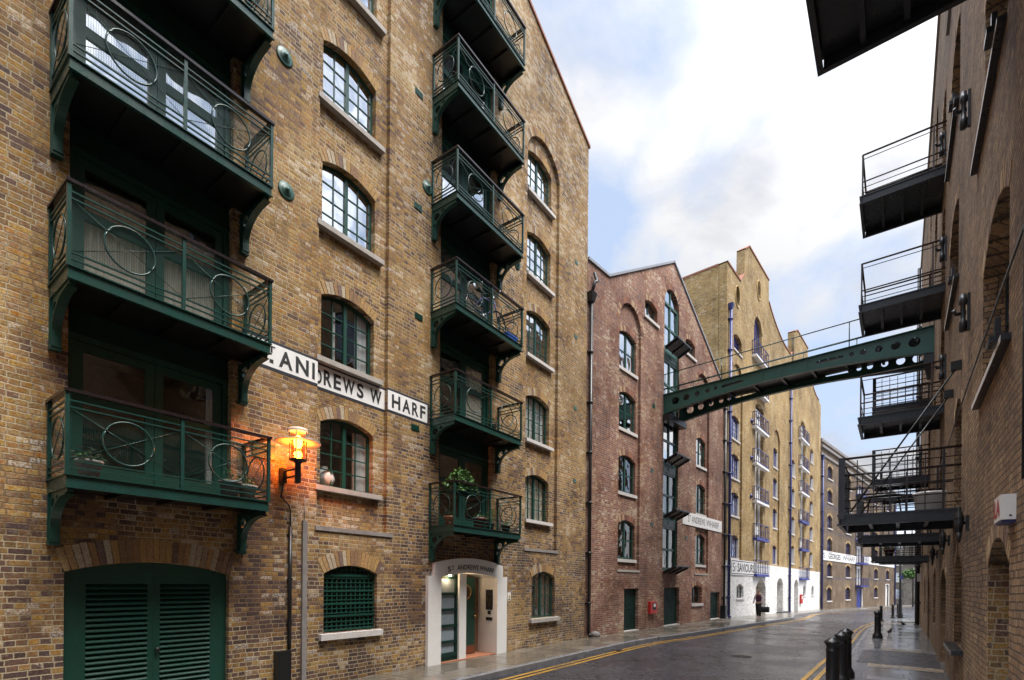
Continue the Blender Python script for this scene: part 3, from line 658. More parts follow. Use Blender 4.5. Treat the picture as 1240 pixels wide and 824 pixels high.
mb = MB(); mb.quad((0, .4, 17.5), (0, 14, 17.5), (-10.4, 14, 21.7), (-10.4, .4, 21.7)); mb.quad((-24, .4, 16.8), (-24, 14, 16.8), (-10.4, 14, 21.7), (-10.4, .4, 21.7)); mb.build('roof', 'slate', b1)
def interior(parent, x0, x1, z0, z1, y=1.5, floors=()):
    mb = MB(); mb.quad((x0, y, z0), (x1, y, z0), (x1, y, z1), (x0, y, z1))
    for z in floors: mb.box(x0, x1, .5, y - .01, z - .2, z)
    return mb.build('interior', 'interior', parent)
interior(b1, -24, -.1, 0, 17.2, 1.6, [3.1 + 2.52 * k for k in range(6)])
CW = (.70, .97, .04, .96, 'blind')
cur1 = [[(.72, .97, .02, .9, 'blind'), (.50, .56, .02, .6, 'curtain')], [(.74, .97, .02, .98, 'blind'), (.30, .35, .02, .8, 'blind')], None, None, None]
for k, (z, h) in enumerate(F1z): window(b1, -10.13, z, 1.26, h, .17, 2, 2, 4, wall_y=.10, y=.12, gmat='glasslo' if k < 2 else 'glass', sill=('stone', .16, .11, .13), curtain=cur1[k])
cur3 = [[(.05, .97, .02, .95, 'curtain')], [(.05, .97, .02, .98, 'blind')], [(.05, .5, .02, .98, 'blind')], None, None]
for k, (z, h) in enumerate(F3z): window(b1, -3.08, z, 1.36, h, .17, 2, 2, 4, wall_y=.10, y=.12, gmat='glasslo' if k < 2 else 'glass', sill=('stonew', .10, .11, .13), curtain=cur3[k])
window(b1, -2.81, .88, 1.38, 1.27, .18, 2, 2, 4, y=.12, sill=('stone', .16, .13, .12), gmat='glass', curtain=[(.5, .97, .02, .9, 'blind')])
# lattice grille in the low opening
mb = MB(); w = 1.28
for i in range(12):
    x = -w / 2 + .03 + i * (w - .06) / 11; mb.box(x - .014, x + .014, .0, .03, 0, arch_z(abs(x), w, 1.15, .17))
for j in range(15): z = .02 + j * .086; mb.box(-w / 2, w / 2, -.012, .045, z, z + .018 + .022 * (j % 3 == 0))
for z in (.30, 1.10): mb.box(-w / 2, w / 2 + .0, -.03, -.011, z, z + .035)
g = mb.build('window_grille', 'green', b1, (-10.08, .10, .98)); link('sill', sill_mesh(1.28, .1, .13, .19, 'stonew'), g)
mb = MB(); mb.quad((-10.72, .28, .98), (-9.44, .28, .98), (-9.44, .28, 2.3), (-10.72, .28, 2.3)); mb.build('grille_back', 'interior', b1)

# garage doors
mb = MB(); mb.prism(inset_arch(-14.55, -12.47, -.06, 2.08, .16, .003), .10, .14, [[(-14.30, .30), (-13.58, .30), (-13.58, 1.92), (-14.30, 1.92)], [(-13.42, .30), (-12.72, .30), (-12.72, 1.92), (-13.42, 1.92)]])
mb.box(-13.508, -13.492, .094, .102, 0, 2.2)
dr = mb.build('garage_door', 'green', b1)
for (x0, x1) in ((-14.30, -13.58), (-13.42, -12.72)):
    l = MB()
    for i in range(22):
        z = .30 + i * .0737; l.add([(x0, .155, z + .075), (x1, .155, z + .075), (x1, .088, z + .012), (x0, .088, z + .012), (x1, .088, z + .0), (x0, .088, z + .0)], [(0, 1, 2, 3), (3, 2, 4, 5)])
    l.build('louvre', 'green', dr)
mb = MB(); mb.lathe([(0, 0), (.03, 0), (.035, .03), (.03, .05), (0, .05)], 12); o = mb.build('handle', 'iron', dr, (-13.46, .09, .95)); o.rotation_euler = (R(90), 0, 0)
mb = MB(); mb.quad((-14.6, .28, -.1), (-12.4, .28, -.1), (-12.4, .28, 2.3), (-14.6, .28, 2.3)); mb.build('door_back', 'interior', b1)

# balconies -------------------------------------------------------
def bracket_mesh():
    n = 12; pts = [(0, 0), (-.76, 0), (-.76, -.05)]
    for i in range(n + 1):
        a = math.pi / 2 * i / n; pts.append((-.66 + .56 * math.sin(a) - .02 * 0, -.06 - .40 * (1 - math.cos(a)) - .0))
    pts += [(-.10, -.60), (0, -.60)]
    cir = lambda y, z, r: [(y + r * math.cos(2 * math.pi * i / 14), z + r * math.sin(2 * math.pi * i / 14)) for i in range(14)]
    mb = MB(); mb.prism(pts, -.03, .03, [cir(-.155, -.155, .088), cir(-.345, -.095, .052), cir(-.085, -.345, .046)], axis='x')
    # flange under the curve and against the wall
    cur = pts[2:]; vs = [(x, p[0], p[1] - .0) for p in cur for x in (-.05, .05)] + [(x, p[0] - .012, p[1] - .018) for p in cur for x in (-.05, .05)]
    m = len(cur); mb.add(vs, [(2 * i, 2 * i + 1, 2 * i + 3, 2 * i + 2) for i in range(m - 1)] + [(2 * m + 2 * i, 2 * m + 2 * i + 2, 2 * m + 2 * i + 3, 2 * m + 2 * i + 1) for i in range(m - 1)] + [(2 * i, 2 * i + 2, 2 * m + 2 * i + 2, 2 * m + 2 * i) for i in range(m - 1)] + [(2 * i + 1, 2 * m + 2 * i + 1, 2 * m + 2 * i + 3, 2 * i + 3) for i in range(m - 1)])
    mb.box(-.055, .055, -.03, .0, -.62, 0); mb.box(-.06, .06, -.10, .0, -.66, -.60)
    return mb.mesh('bracket', 'green')
BRK = bracket_mesh()
def balcony_meshes(Wd, sx0, sx1, D=.80, mesh=True):
    H = 1.18
    f = MB()
    f.box(sx0, sx1, .0, .45, .045, .155, 1)                                   # sill back to the recessed door
    f.box(.03, Wd - .03, -D + .03, -.001, .05, .13, 1)                                  # slab
    for (x0, x1, y0, y1) in ((0, Wd, -D, -D + .03), (0, .03, -D + .03, 0), (Wd - .03, Wd, -D + .03, 0)): f.box(x0, x1, y0, y1, 0, .15)
    f.box(-.02, Wd + .02, -D - .025, -D + .05, .15, .165); f.box(-.02, .05, -D + .05, 0, .15, .165); f.box(Wd - .05, Wd + .02, -D + .05, 0, .15, .165)
    f.box(-.015, Wd + .015, -D - .03, -D + .0, -.002, .014)
    for i in range(1, 4): f.box(Wd * i / 4 - .03, Wd * i / 4 + .03, -D + .03, 0, .0, .05, 1)
    h = MB(); h.box(-.03, Wd + .03, -D - .035, -D + .035, 1.14, 1.18); h.box(-.03, .04, -D + .035, 0, 1.14, 1.18); h.box(Wd - .04, Wd + .03, -D + .035, 0, 1.14, 1.18)
    r = MB()
    for x, y in ((.005, -D + .005), (Wd - .005, -D + .005), (Wd / 2, -D + .005), (.005, -.03), (Wd - .005, -.03)): r.box(x - .021, x + .021, y - .021, y + .021, .165, 1.14)
    for z in (1.035, .955, .315, .235):
        r.box(.026, Wd - .026, -D - .007, -D + .015, z, z + .018); r.box(-.006, .016, -D + .026, -.05, z, z + .018); r.box(Wd - .016, Wd + .006, -D + .026, -.05, z, z + .018)
    zc = (.955 + .333) / 2
    for k in (0, 1):
        xa = .03 + k * Wd / 2; xb = xa + Wd / 2 - .06; xc = (xa + xb) / 2
        r.ring((xc, -D - .002, zc), .275, .0125, 'y', 32, 6)
        r.tube([(xa, -D + .004, .955), (xb, -D + .004, .335)], .005, 4); r.tube([(xa, -D + .010, .335), (xb, -D + .010, .955)], .005, 4)
    for x in (.005, Wd - .005):
        r.ring((x, -D / 2, zc), .26, .0125, 'x', 32, 6)
        r.tube([(x, -D + .03, .955), (x, -.05, .335)], .005, 4); r.tube([(x + .006, -D + .03, .335), (x + .006, -.05, .955)], .005, 4)
    g = MB()
    if mesh:
        n = int(Wd / .026)
        for i in range(n): x = .02 + i * (Wd - .04) / n; g.quad((x, -D + .018, .32), (x + .0034, -D + .018, .32), (x + .0034, -D + .018, .96), (x, -D + .018, .96))
        for i in range(24): z = .33 + i * .0265; g.quad((.02, -D + .0185, z), (Wd - .02, -D + .0185, z), (Wd - .02, -D + .0185, z + .0034), (.02, -D + .0185, z + .0034))
        for x in (.012, Wd - .012):
            for i in range(27): y = -D + .03 + i * .027; g.quad((x, y, .32), (x, y + .004, .32), (x, y + .004, .96), (x, y, .96))
            for i in range(24): z = .33 + i * .0265; g.quad((x, -D + .03, z), (x, -.04, z), (x, -.04, z + .004), (x, -D + .03, z + .004))
    return f.mesh('balcony', ['irongrn', 'iron']), h.mesh('handrail', 'rail'), r.mesh('railing', 'irongrn'), (g.mesh('wire_mesh', 'irongrn') if mesh else None)
BL = balcony_meshes(2.47, .20, 2.25); BC = balcony_meshes(2.64, .33, 2.36, mesh=False)
def balcony(parent, ms, u, z, Wd):
    o = link('balcony', ms[0], parent, (u, 0, z)); link('handrail', ms[1], o); link('railing', ms[2], o)
    if ms[3]: link('wire_mesh', ms[3], o)
    for x in (.05, Wd - .05): link('bracket', BRK, o, (x, 0, 0))
    return o
def balcony_door(parent, x0, x1, z0, hd, hs, curtain=None, gm='glasslo', back=None, amp=.025):
    """Glazed double door in a timber frame with a boarded spandrel up to the next floor."""
    y = .15; mb = MB(); w = x1 - x0
    mb.box(x0, x0 + .07, y - .04, y + .08, z0, z0 + hd); mb.box(x1 - .07, x1, y - .04, y + .08, z0, z0 + hd); mb.box(x0 + .07, x1 - .07, y - .04, y + .08, z0 + hd - .08, z0 + hd)
    mb.box(x0 + .07, x1 - .07, y - .02, y + .08, z0, z0 + .04)
    xm = (x0 + x1) / 2; holes = []
    for (a, b) in ((x0 + .075, xm - .004), (xm + .004, x1 - .075)):
        H = [[(a + .11, z0 + .30), (b - .11, z0 + .30), (b - .11, z0 + 1.14), (a + .11, z0 + 1.14)], [(a + .11, z0 + 1.28), (b - .11, z0 + 1.28), (b - .11, z0 + hd - .20), (a + .11, z0 + hd - .20)]]
        mb.prism([(a, z0 + .045), (b, z0 + .045), (b, z0 + hd - .085), (a, z0 + hd - .085)], y, y + .05, H); holes += H
    o = mb.build('balcony_door', 'green', parent)
    g = MB()
    for h in holes: g.quad((h[0][0], y + .03, h[0][1]), (h[1][0], y + .03, h[1][1]), (h[2][0], y + .03, h[2][1]), (h[3][0], y + .03, h[3][1]))
    g.build('glazing', gm, o)
    s = MB(); s.box(x0, x1, y - .03, y + .08, z0 + hd + .003, z0 + hs); s.box(x0, x1, y - .06, y - .033, z0 + hd + .003, z0 + hd + .06); s.build('spandrel', 'greendk', o)
    if curtain:
        for (a, b, c0, c1, m) in curtain: link('curtain', curtain_mesh((b - a) * w, (c1 - c0) * hd, m, .02, 9, int(z0 * 3)), o, (x0 + (a + b) / 2 * w, y + .085, z0 + c0 * hd))
    if back:
        k = MB(); k.quad((x0, y + .7, z0), (x1, y + .7, z0), (x1, y + .7, z0 + hd), (x0, y + .7, z0 + hd)); k.build('room_wall', back, o)
    return o
LS, CS = 2.485, 2.53
curL = [[(.87, .91, .1, .95, 'blind')], [(.06, .47, .04, .80, 'curtain'), (.53, .94, .04, .80, 'curtain')], [(.05, .48, .04, .96, 'blind'), (.54, .95, .04, .96, 'blind')], None, None]
for k in range(5):
    z = 3.08 + LS * k
    balcony(b1, BL, -14.72, z, 2.47)
    balcony_door(b1, -14.52, -12.47, z + .17, 2.03, LS - .003, curL[k], 'glasslo' if k < 2 else 'glass')
curC = [None, [(.52, .92, .04, .96, 'curtain')], [(.05, .48, .04, .96, 'blind'), (.52, .7, .04, .96, 'blind')], [(.08, .46, .04, .96, 'blind'), (.55, .95, .3, .96, 'curtain')], [(.05, .3, .04, .96, 'blind')], None]
for k in range(6):
    z = 3.14 + CS * k
    balcony(b1, BC, -7.92, z, 2.64)
    balcony_door(b1, -7.59, -5.56, z + .17, 2.05, CS - .003, curC[k], 'glasslo' if k < 2 else 'glass', 'warm' if k == 0 else None)

# white portal ------------------------------------------------------
n = 14
def arc3(x0, x1, zs, rise, n=14): return arch(x0, x1, 0, zs, rise, n)[2:]
po = [(-8.01, -.1), (-4.90, -.1), (-4.90, 2.13), (-5.10, 2.13)] + arc3(-7.80, -5.10, 2.44, .16) + [(-7.80, 2.13), (-8.01, 2.13)]
ph = arch(-7.57, -5.35, -.098, 2.11, .11, 12)
mb = MB(); mb.prism(po, -.09, .6, [ph]); por = mb.build('portal', 'white', b1)
mb = text_mesh('ANDREWS WHARF', (-7.02, -5.52, 2.295, 2.425), -.096, 'black', .02)
def bend(mb, cx, rad):   # follow the arch
    mb.v = [(cx + (rad + v[2] - 2.36) * math.sin((v[0] - cx) / rad), v[1], 2.36 - rad + (rad + v[2] - 2.36) * math.cos((v[0] - cx) / rad) + .012) for v in mb.v]; return mb
text_mesh('S', (-7.36, -7.25, 2.295, 2.425), -.096, 'black', .02, into=mb); text_mesh('T', (-7.21, -7.13, 2.355, 2.425), -.096, 'black', .03, into=mb)
bend(mb, -6.45, 5.5); mb.box(-7.20, -7.14, -.097, -.0955, 2.29, 2.305); mb.build('lettering', 'black', por)
mb = MB(); mb.box(-7.56, -5.36, -.05, .62, -.09, .02); mb.build('doorstep', 'terra', por)
mb = MB(); mb.box(-6.82, -6.55, .0, .5, .02, 2.2); mb.build('divider', 'white', por)
mb = MB()
for i in range(6): mb.box(-7.56, -6.83, .05, .13, .06 + i * .40, .125 + i * .40)
mb.box(-7.56, -7.51, .05, .13, .02, 2.2); mb.box(-6.90, -6.83, .05, .13, .02, 2.2); mb.box(-7.51, -6.9, .05, .13, .02, .22)
sc = mb.build('side_screen', 'greendk', por)
mb = MB(); mb.quad((-7.53, .10, .06), (-6.86, .10, .06), (-6.86, .10, 2.2), (-7.53, .10, 2.2)); mb.build('frosted_pane', 'frost', por)
mb = MB(); cir = [(-6.10 + .19 * math.cos(2 * math.pi * i / 24), 1.72 + .19 * math.sin(2 * math.pi * i / 24)) for i in range(24)]
mb.prism([(-6.53, .03), (-5.72, .03), (-5.72, 2.12), (-6.53, 2.12)], .40, .45, [cir]); door = mb.build('entrance_door', 'green', por)
mb = MB(); mb.ring((-6.10, .395, 1.72), .19, .022); mb.build('porthole_rim', 'brass', por)
mb = MB(); mb.add([(p[0], .43, p[1]) for p in cir], [tuple(range(24))]); mb.build('porthole_glass', 'glasslo', por)
mb = MB(); mb.box(-6.5, -5.75, .392, .399, .05, .26); mb.build('kick_plate', 'copper', por)
mb = MB(); mb.lathe([(0, 0), (.02, 0), (.02, .04), (.035, .05), (.035, .07), (0, .08)], 12); o = mb.build('door_knob', 'brass', por, (-5.79, .39, 1.05)); o.rotation_euler = (R(90), 0, 0)
mb = MB(); mb.quad((-7.6, .61, -.1), (-5.3, .61, -.1), (-5.3, .61, 2.3), (-7.6, .61, 2.3)); mb.build('lobby_back', 'warm', por)
mb = MB(); mb.box(-5.375, -5.36, .06, .30, 1.22, 1.78); pl = mb.build('entry_plaque', 'black', por)
mb = MB()
for i in range(7): mb.box(-5.378, -5.3755, .10, .26, 1.30 + i * .05, 1.318 + i * .05)
mb.build('name_list', 'brass', pl); 
mb = MB(); mb.box(-5.375, -5.36, .13, .23, 1.09, 1.19); mb.build('keypad', 'black', por)
mb = MB(); mb.box(-5.375, -5.36, .07, .29, .92, 1.01); mb.build('letter_slot', 'black', por)
mb = MB(); mb.lathe([(0, 0), (.05, 0), (.05, .03), (0, .03)], 12); mb.build('downlight', [emit('warm lamp disc', (1, .72, .38), 12)], por, (-6.5, .18, 2.13))
for x, e in ((-6.50, 4), (-7.2, 5)):
    l = bpy.data.lights.new('portal_lamp', 'POINT'); l.energy = e * .55; l.color = (1, .70, .40); l.shadow_soft_size = .04
    lo = bpy.data.objects.new('portal_lamp', l); COL.objects.link(lo); lo.parent = por; lo.location = (x, .17 if x > -7 else -.02, 2.06)
mb = MB(); mb.lathe([(0, 0), (.04, 0), (.04, .03), (0, .03)], 12); mb.build('downlight', [bpy.data.materials['warm lamp disc']], por, (-7.2, -.02, 2.135))

# vents, wall ties, plaques on the wall
def plate(name, u0, u1, z0, z1, mat, t=.02, y=0): mb = MB(); mb.box(u0, u1, y - t, y + .02, z0, z1); return mb.build(name, mat, b1)
for (u, z) in ((-8.39, 5.51), (-8.31, 8.09), (-8.36, 10.59), (-8.36, 13.2)):
    mb = MB(); mb.box(-.12, .12, -.012, .02, -.07, .07)
    for i in range(5): mb.box(-.105, .105, -.02, -.011, -.058 + i * .026, -.046 + i * .026)
    mb.build('air_vent', 'green' if z < 9 else 'greenlt', b1, (u, 0, z))
for (u, z) in ((-.85, 5.55), (-.85, 8.1), (-.85, 10.6), (-.85, 13.2)):
    mb = MB(); mb.box(-.1, .1, -.012, .02, -.06, .06); mb.build('air_vent', 'greenlt', b1, (u, 0, z))
for (u, z) in ((-11.55, 8.95), (-11.60, 11.30), (-8.07, 11.22), (-4.42, 11.3), (-8.07, 16.2), (-11.6, 13.7)):
    mb = MB(); mb.lathe([(0, .0), (.145, .0), (.155, .015), (.13, .027), (.10, .023), (.09, .04), (.055, .04), (.045, .06), (.027, .065), (.023, .09), (0, .09)], 24); o = mb.build('wall_tie_plate', 'greenlt', b1, (u, 0, z)); o.rotation_euler = (R(90), 0, 0)
mb = MB(); mb.box(-12.12, -11.72, -.03, .02, 4.10, 4.36); mb.build('wall_plaque', 'green', b1)
mb = MB(); mb.box(-11.19, -11.10, -.05, .01, -.1, 3.10); mb.tube([(-11.15, -.02, 3.1), (-11.15, -.02, 3.55)], .006, 6); mb.build('cable_cover', 'cement', b1)
o = thing('safety_sticker', 'small white safety sticker with yellow triangle on brick beside white portal', 'sticker', B1.w(-4.68, 0, 1.58), B1.rz)
mb = MB(); mb.box(-.075, .075, -.008, .004, -.115, .115); mb.build('sticker_plate', 'white', o)
mb = MB(); mb.add([(-.05, -.010, -.04), (.05, -.010, -.04), (0, -.010, .07)], [(0, 1, 2)]); mb.build('warning_triangle', 'yellowplate', o)
mb = MB(); mb.box(-.008, .008, -.0125, -.0115, -.02, .035); mb.box(-.05, .05, -.0125, -.0105, -.09, -.06); mb.build('warning_mark', 'black', o)

# painted sign: follows the wall's steps
sg = thing('wharf_sign', 'long white wharf sign with large black letters across the yellow brick warehouse', 'sign', B1.w(0), B1.rz)
mb = MB(); bd = MB()
for (x0, x1, y, a, b) in ((-12.30, -10.893, 0, True, False), (-10.887, -9.203, .10, False, False), (-9.197, -7.965, 0, False, True)):
    bd.box(x0, x1, y - .006, y + .01, 5.665, 6.185); mb.box(x0 + (.04 if a else 0), x1 - (.05 if b else 0), y - .010, y, 5.715, 6.135)
mb.build('sign_board', 'sign', sg); bd.build('sign_border', 'navy', sg)
mb = MB(); Z0, Z1 = 5.775, 6.075
for ch, x0, x1, y in (('S', -12.22, -12.0, 0), ('A', -11.66, -11.40, 0), ('N', -11.34, -11.08, 0), ('D', -11.01, -10.76, .1), ('R', -10.70, -10.52, .1), ('E', -10.48, -10.31, .1), ('W', -10.27, -9.98, .1), ('S', -9.93, -9.76, .1), ('W', -9.60, -9.29, .1), ('H', -9.09, -8.85, 0), ('A', -8.79, -8.55, 0), ('R', -8.50, -8.30, 0), ('F', -8.25, -8.08, 0)):
    if ch == 'D':   # straddles the step, as painted
        text_mesh('I', (-11.01, -10.955, Z0 - .01, Z1), -.013, 'black', .0, into=mb)
        text_mesh('D', (-10.885, -10.74, Z0 - .015, Z1 - .04), .087, 'black', .028, into=mb)
    else: text_mesh(ch, (x0, x1, Z0, Z1), y - .013, 'black', .03, into=mb)
text_mesh('T', (-11.86, -11.73, 5.965, 6.085), -.013, 'black', .04, into=mb); mb.box(-11.83, -11.76, -.013, -.011, 5.785, 5.85)
mb.build('lettering', 'black', sg)

# wall lamp
lm = thing('wall_lamp', 'lit orange wall lantern with wide disc canopy beside the balcony on yellow brick', 'lamp', B1.w(-11.585, 0, 0), B1.rz)
LX, LY = .02, -.48
mb = MB(); mb.box(-.05, .05, -.09, 0, 3.72, 3.98); mb.build('wall_box', 'iron', lm)
mb = MB(); mb.tube([(0, -.08, 3.92), (LX, LY, 3.93)], .017, 8); mb.tube([(0, -.08, 3.80), (LX, LY, 3.81)], .017, 8); mb.build('arm', 'iron', lm)
mb = MB(); mb.lathe([(0, 3.68), (.045, 3.68), (.05, 3.70), (.05, 4.02), (.07, 4.03), (.07, 4.05), (.14, 4.06), (.15, 4.075), (.13, 4.085), (0, 4.085)], 20, (LX, LY, 0))
for i in range(4): a = math.pi / 4 + i * math.pi / 2; mb.tube([(LX + .135 * math.cos(a), LY + .135 * math.sin(a), 4.07), (LX + .135 * math.cos(a), LY + .135 * math.sin(a), 4.60)], .009, 6)
mb.build('lamp_stem', 'iron', lm)
mb = MB(); mb.lathe([(.115, 4.085), (.115, 4.54)], 24, (LX, LY, 0)); mb.build('lamp_glass', 'lampglass', lm)
mb = MB(); mb.lathe([(.125, 4.40), (.37, 4.368), (.375, 4.374), (.37, 4.380), (.125, 4.415)], 32, (LX, LY, 0)); mb.build('canopy', 'lampcan', lm)
mb = MB(); mb.lathe([(0, 4.625), (.15, 4.61), (.16, 4.575), (.15, 4.555), (.12, 4.56), (0, 4.565)], 24, (LX, LY, 0)); mb.build('lamp_cap', 'lampcan', lm)
mb = MB(); mb.lathe([(0, 4.28), (.05, 4.29), (.075, 4.36), (.07, 4.44), (.03, 4.50), (0, 4.51)], 16, (LX, LY, 0)); mb.build('bulb', [emit('sodium bulb', (1, .42, .10), 9)], lm)
l = bpy.data.lights.new('lamp_light', 'POINT'); l.energy = 34; l.color = (1, .33, .06); l.shadow_soft_size = .08
lo = bpy.data.objects.new('lamp_light', l); COL.objects.link(lo); lo.parent = lm; lo.location = (LX, LY, 4.22)
l = bpy.data.lights.new('lamp_light', 'POINT'); l.energy = 2.5; l.color = (1, .42, .10); l.shadow_soft_size = .05
lo = bpy.data.objects.new('lamp_light', l); COL.objects.link(lo); lo.parent = lm; lo.location = (LX, LY, 4.475)
mb = MB(); mb.tube(smooth([(.0, -.03), (0, -.03)], 0) and [(.02, -.03, 3.72), (.0, -.03, 3.60), (-.02, -.03, 3.48), (.06, -.03, 3.40), (.13, -.03, 3.34), (.155, -.03, 3.24), (.155, -.03, 2.95)], .012, 6)
mb.tube([(.155, -.035, 2.96), (.155, -.035, .75)], .033, 10); 
for z in (1.2, 2.0, 2.8): mb.box(.11, .20, -.05, 0, z, z + .03)
mb.build('cable_conduit', 'iron', lm)
mb = MB(); mb.box(-.12, .14, -.13, 0, -.02, .745); mb.build('supply_box', 'iron', lm)

# ------------------------------------------------------------------ warehouse 2: dark red brick gable
b2 = thing('red_brick_warehouse', 'dark red brick gabled warehouse with green loading doors where the iron footbridge lands', 'building', B2.w(0), B2.rz)
out2 = [(0.02, -.2), (15.08, -.2), (15.08, 13.2), (14.03, 13.80), (7.54, 17.28), (1.5, 13.80), (0.02, 13.75)]
TALL = arch(6.55, 8.22, 2.62, 15.05, .80, 14)
WL = [(2.99, 1.40), (5.72, 1.34), (8.32, 1.34), (10.78, 1.36)]; WR = [(3.02, 1.42), (5.73, 1.38), (8.28, 1.30)]
BY2 = ((2.38, 4.24, 2.56, 12.55), (10.53, 12.37, 2.56, 12.25))
hs = [TALL] + [arch(a, b, z0, zs, (b - a) / 2 - .001, 16) for a, b, z0, zs in BY2]
hs += [arch(4.58, 5.80, 13.60, 14.22, .17, 8), arch(9.04, 10.26, 13.56, 14.16, .17, 8), arch(10.11, 11.5, .96, 1.72, .2, 8)]
D2 = [(2.94, 4.20, 1.76), (6.75, 8.50, 1.80), (12.78, 14.25, 1.52)]
hs += [[(a, -.1), (b, -.1), (b, h), (a, h)] for a, b, h in D2]
wall('wall', out2, hs, 'b2', b2, 0, .32, .5)
for (a, b, z0, zs), L, (xa, xb) in zip(BY2, (WL, WR), ((2.55, 4.02), (10.75, 12.15))):
    wall('recessed_bay_wall', arch(a - .05, b + .05, z0 - .05, zs, (b - a) / 2 + .045, 16), [arch(xa, xb, z, z + h, .2, 10) for z, h in L], 'b2', b2, .11, .25, .3, False)
for z, h in WL: voussoirs(b2, 2.55, 4.02, z + h, .2, 'vr', .23, .11); window(b2, 3.285, z, 1.47, h, .2, 2, 1, 2, y=.10, wall_y=.11, gmat='glasslo' if z < 6 else 'glass', fw=.08, mull=.10, barw=.06, curtain=rblind(), sill=('stonew', .1, .14, .06))
for z, h in WR: voussoirs(b2, 10.75, 12.15, z + h, .2, 'vr', .23, .11); window(b2, 11.45, z, 1.40, h, .2, 2, 1, 2, y=.10, wall_y=.11, gmat='glasslo' if z < 6 else 'glass', fw=.08, mull=.10, barw=.06, curtain=rblind(), sill=('stonew', .1, .14, .06))
for x, z in ((5.19, 13.60), (9.65, 13.56)): voussoirs(b2, x - .61, x + .61, z + .61, .17, 'vr', .22); window(b2, x, z, 1.22, .61, .17, 2, 1, 1, y=.17, sill=('stonew', .12, .14, .07))
voussoirs(b2, 10.11, 11.5, 1.72, .2, 'vr', .2); window(b2, 10.8, .96, 1.39, .76, .2, 2, 1, 2, y=.2, sill=('stonew', .1, .14, .06), gmat='glasslo')
for (x0, x1, zs) in ((2.38, 4.24, 12.55), (10.53, 12.37, 12.25)): voussoirs(b2, x0, x1, zs, (x1 - x0) / 2, 'vr', .23)
voussoirs(b2, 6.55, 8.22, 15.05, .80, 'vr', .23)
for z, x in ((2.45, 3.3), (2.45, 11.4)): mb = MB(); mb.box(x - .95, x + .95, -.025, .02, z, z + .09); mb.build('cement_ledge', 'stone', b2)
for a, b, h in D2:
    mb = MB(); mb.box(a, b, .15, .22, -.05, h)
    for i in range(int(h / .11)): mb.box(a + .02, b - .02, .128, .149, .06 + i * .11, .14 + i * .11)
    mb.box(a, b, .11, .149, h * .52, h * .52 + .05); o = mb.build('shutter_door', 'greendk', b2)
    mb = MB(); mb.box(a - .02, b + .02, -.04, .2, -.12, .03); mb.build('step', 'stonew', o)
    mb = MB(); mb.box(a - .12, b + .12, -.006, .1, h + .003, h + .225); mb.build('lintel', 'vr' if False else 'b2', o)
# the tall loading bay: a stack of glazed panels, boarded bands and hoist flaps
y = .12
zz = [2.62, 5.18, 7.72, 10.30, 13.0]
for k in range(5):
    z0 = zz[k]; z1 = zz[k + 1] if k < 4 else 15.1
    hb = .62 if k < 4 else 0
    mb = MB(); mb.box(6.55, 6.66, y - .05, y + .1, z0, z1); mb.box(8.11, 8.22, y - .05, y + .1, z0, z1); mb.box(7.34, 7.43, y - .03, y + .08, z0, z1 - hb)
    mb.box(6.66, 8.11, y - .03, y + .08, z0, z0 + .12); zm = z0 + (z1 - hb - z0) * .5; mb.box(6.66, 8.11, y - .02, y + .07, zm - .05, zm + .05)
    if hb: mb.box(6.66, 8.11, y - .04, y + .08, z1 - hb, z1); mb.box(6.70, 8.07, y - .06, y - .042, z1 - hb + .1, z1 - .08); mb.box(7.25, 7.5, y - .08, y - .061, z1 - hb + .22, z1 - hb + .36)
    o = mb.build('loading_door', 'green' if k < 3 else 'greenlt', b2)
    g = MB(); g.quad((6.6, y + .02, z0 + .05), (8.2, y + .02, z0 + .05), (8.2, y + .02, z1 - hb), (6.6, y + .02, z1 - hb)); g.build('glazing', 'glasslo' if k < 2 else 'glass', o)
    for (xa, xb) in ((6.70, 7.30), (7.48, 8.05)):
        if k < 2: link('curtain', curtain_mesh(xb - xa, (z1 - hb - z0) * .4, 'curtain', .03, 5, k), o, ((xa + xb) / 2, y + .14, z0 + .15 + (k % 2) * .1))
mb = MB(); V, F = cdt(arch(6.58, 8.19, 15.1, 15.1, .78, 14)[1:], []); mb.add([(p[0], y, p[1]) for p in V], F); f = mb.build('fanlight', 'glass', b2)
mb = MB(); mb.box(6.56, 8.21, y - .04, y + .06, 15.06, 15.16); mb.box(7.35, 7.41, y - .04, y + .05, 15.16, 15.8); mb.build('frame', 'greenlt', f)
for z in (2.55, 5.13, 7.68, 12.95):
    mb = MB(); o_ = .70; t = R(24)
    a = Vector((0, -.02, 0)); b = Vector((0, -o_ * math.cos(t), o_ * math.sin(t)))
    for i in range(7):
        p0 = a + (b - a) * i / 7; p1 = a + (b - a) * (i + .95) / 7
        mb.add([(6.56, p0.y, p0.z), (8.21, p0.y, p0.z), (8.21, p1.y, p1.z), (6.56, p1.y, p1.z), (6.56, p0.y, p0.z - .06), (8.21, p0.y, p0.z - .06), (8.21, p1.y, p1.z - .06), (6.56, p1.y, p1.z - .06)], [(0, 1, 2, 3), (7, 6, 5, 4), (0, 4, 5, 1), (1, 5, 6, 2), (2, 6, 7, 3), (3, 7, 4, 0)])
    for x in (6.7, 7.38, 8.07): mb.bar((x, -.01, -.09), (x, b.y * .96, b.z * .96 - .09), .06)
    mb.build('hoist_flap', 'steel', b2, (0, 0, z))
mb = MB()
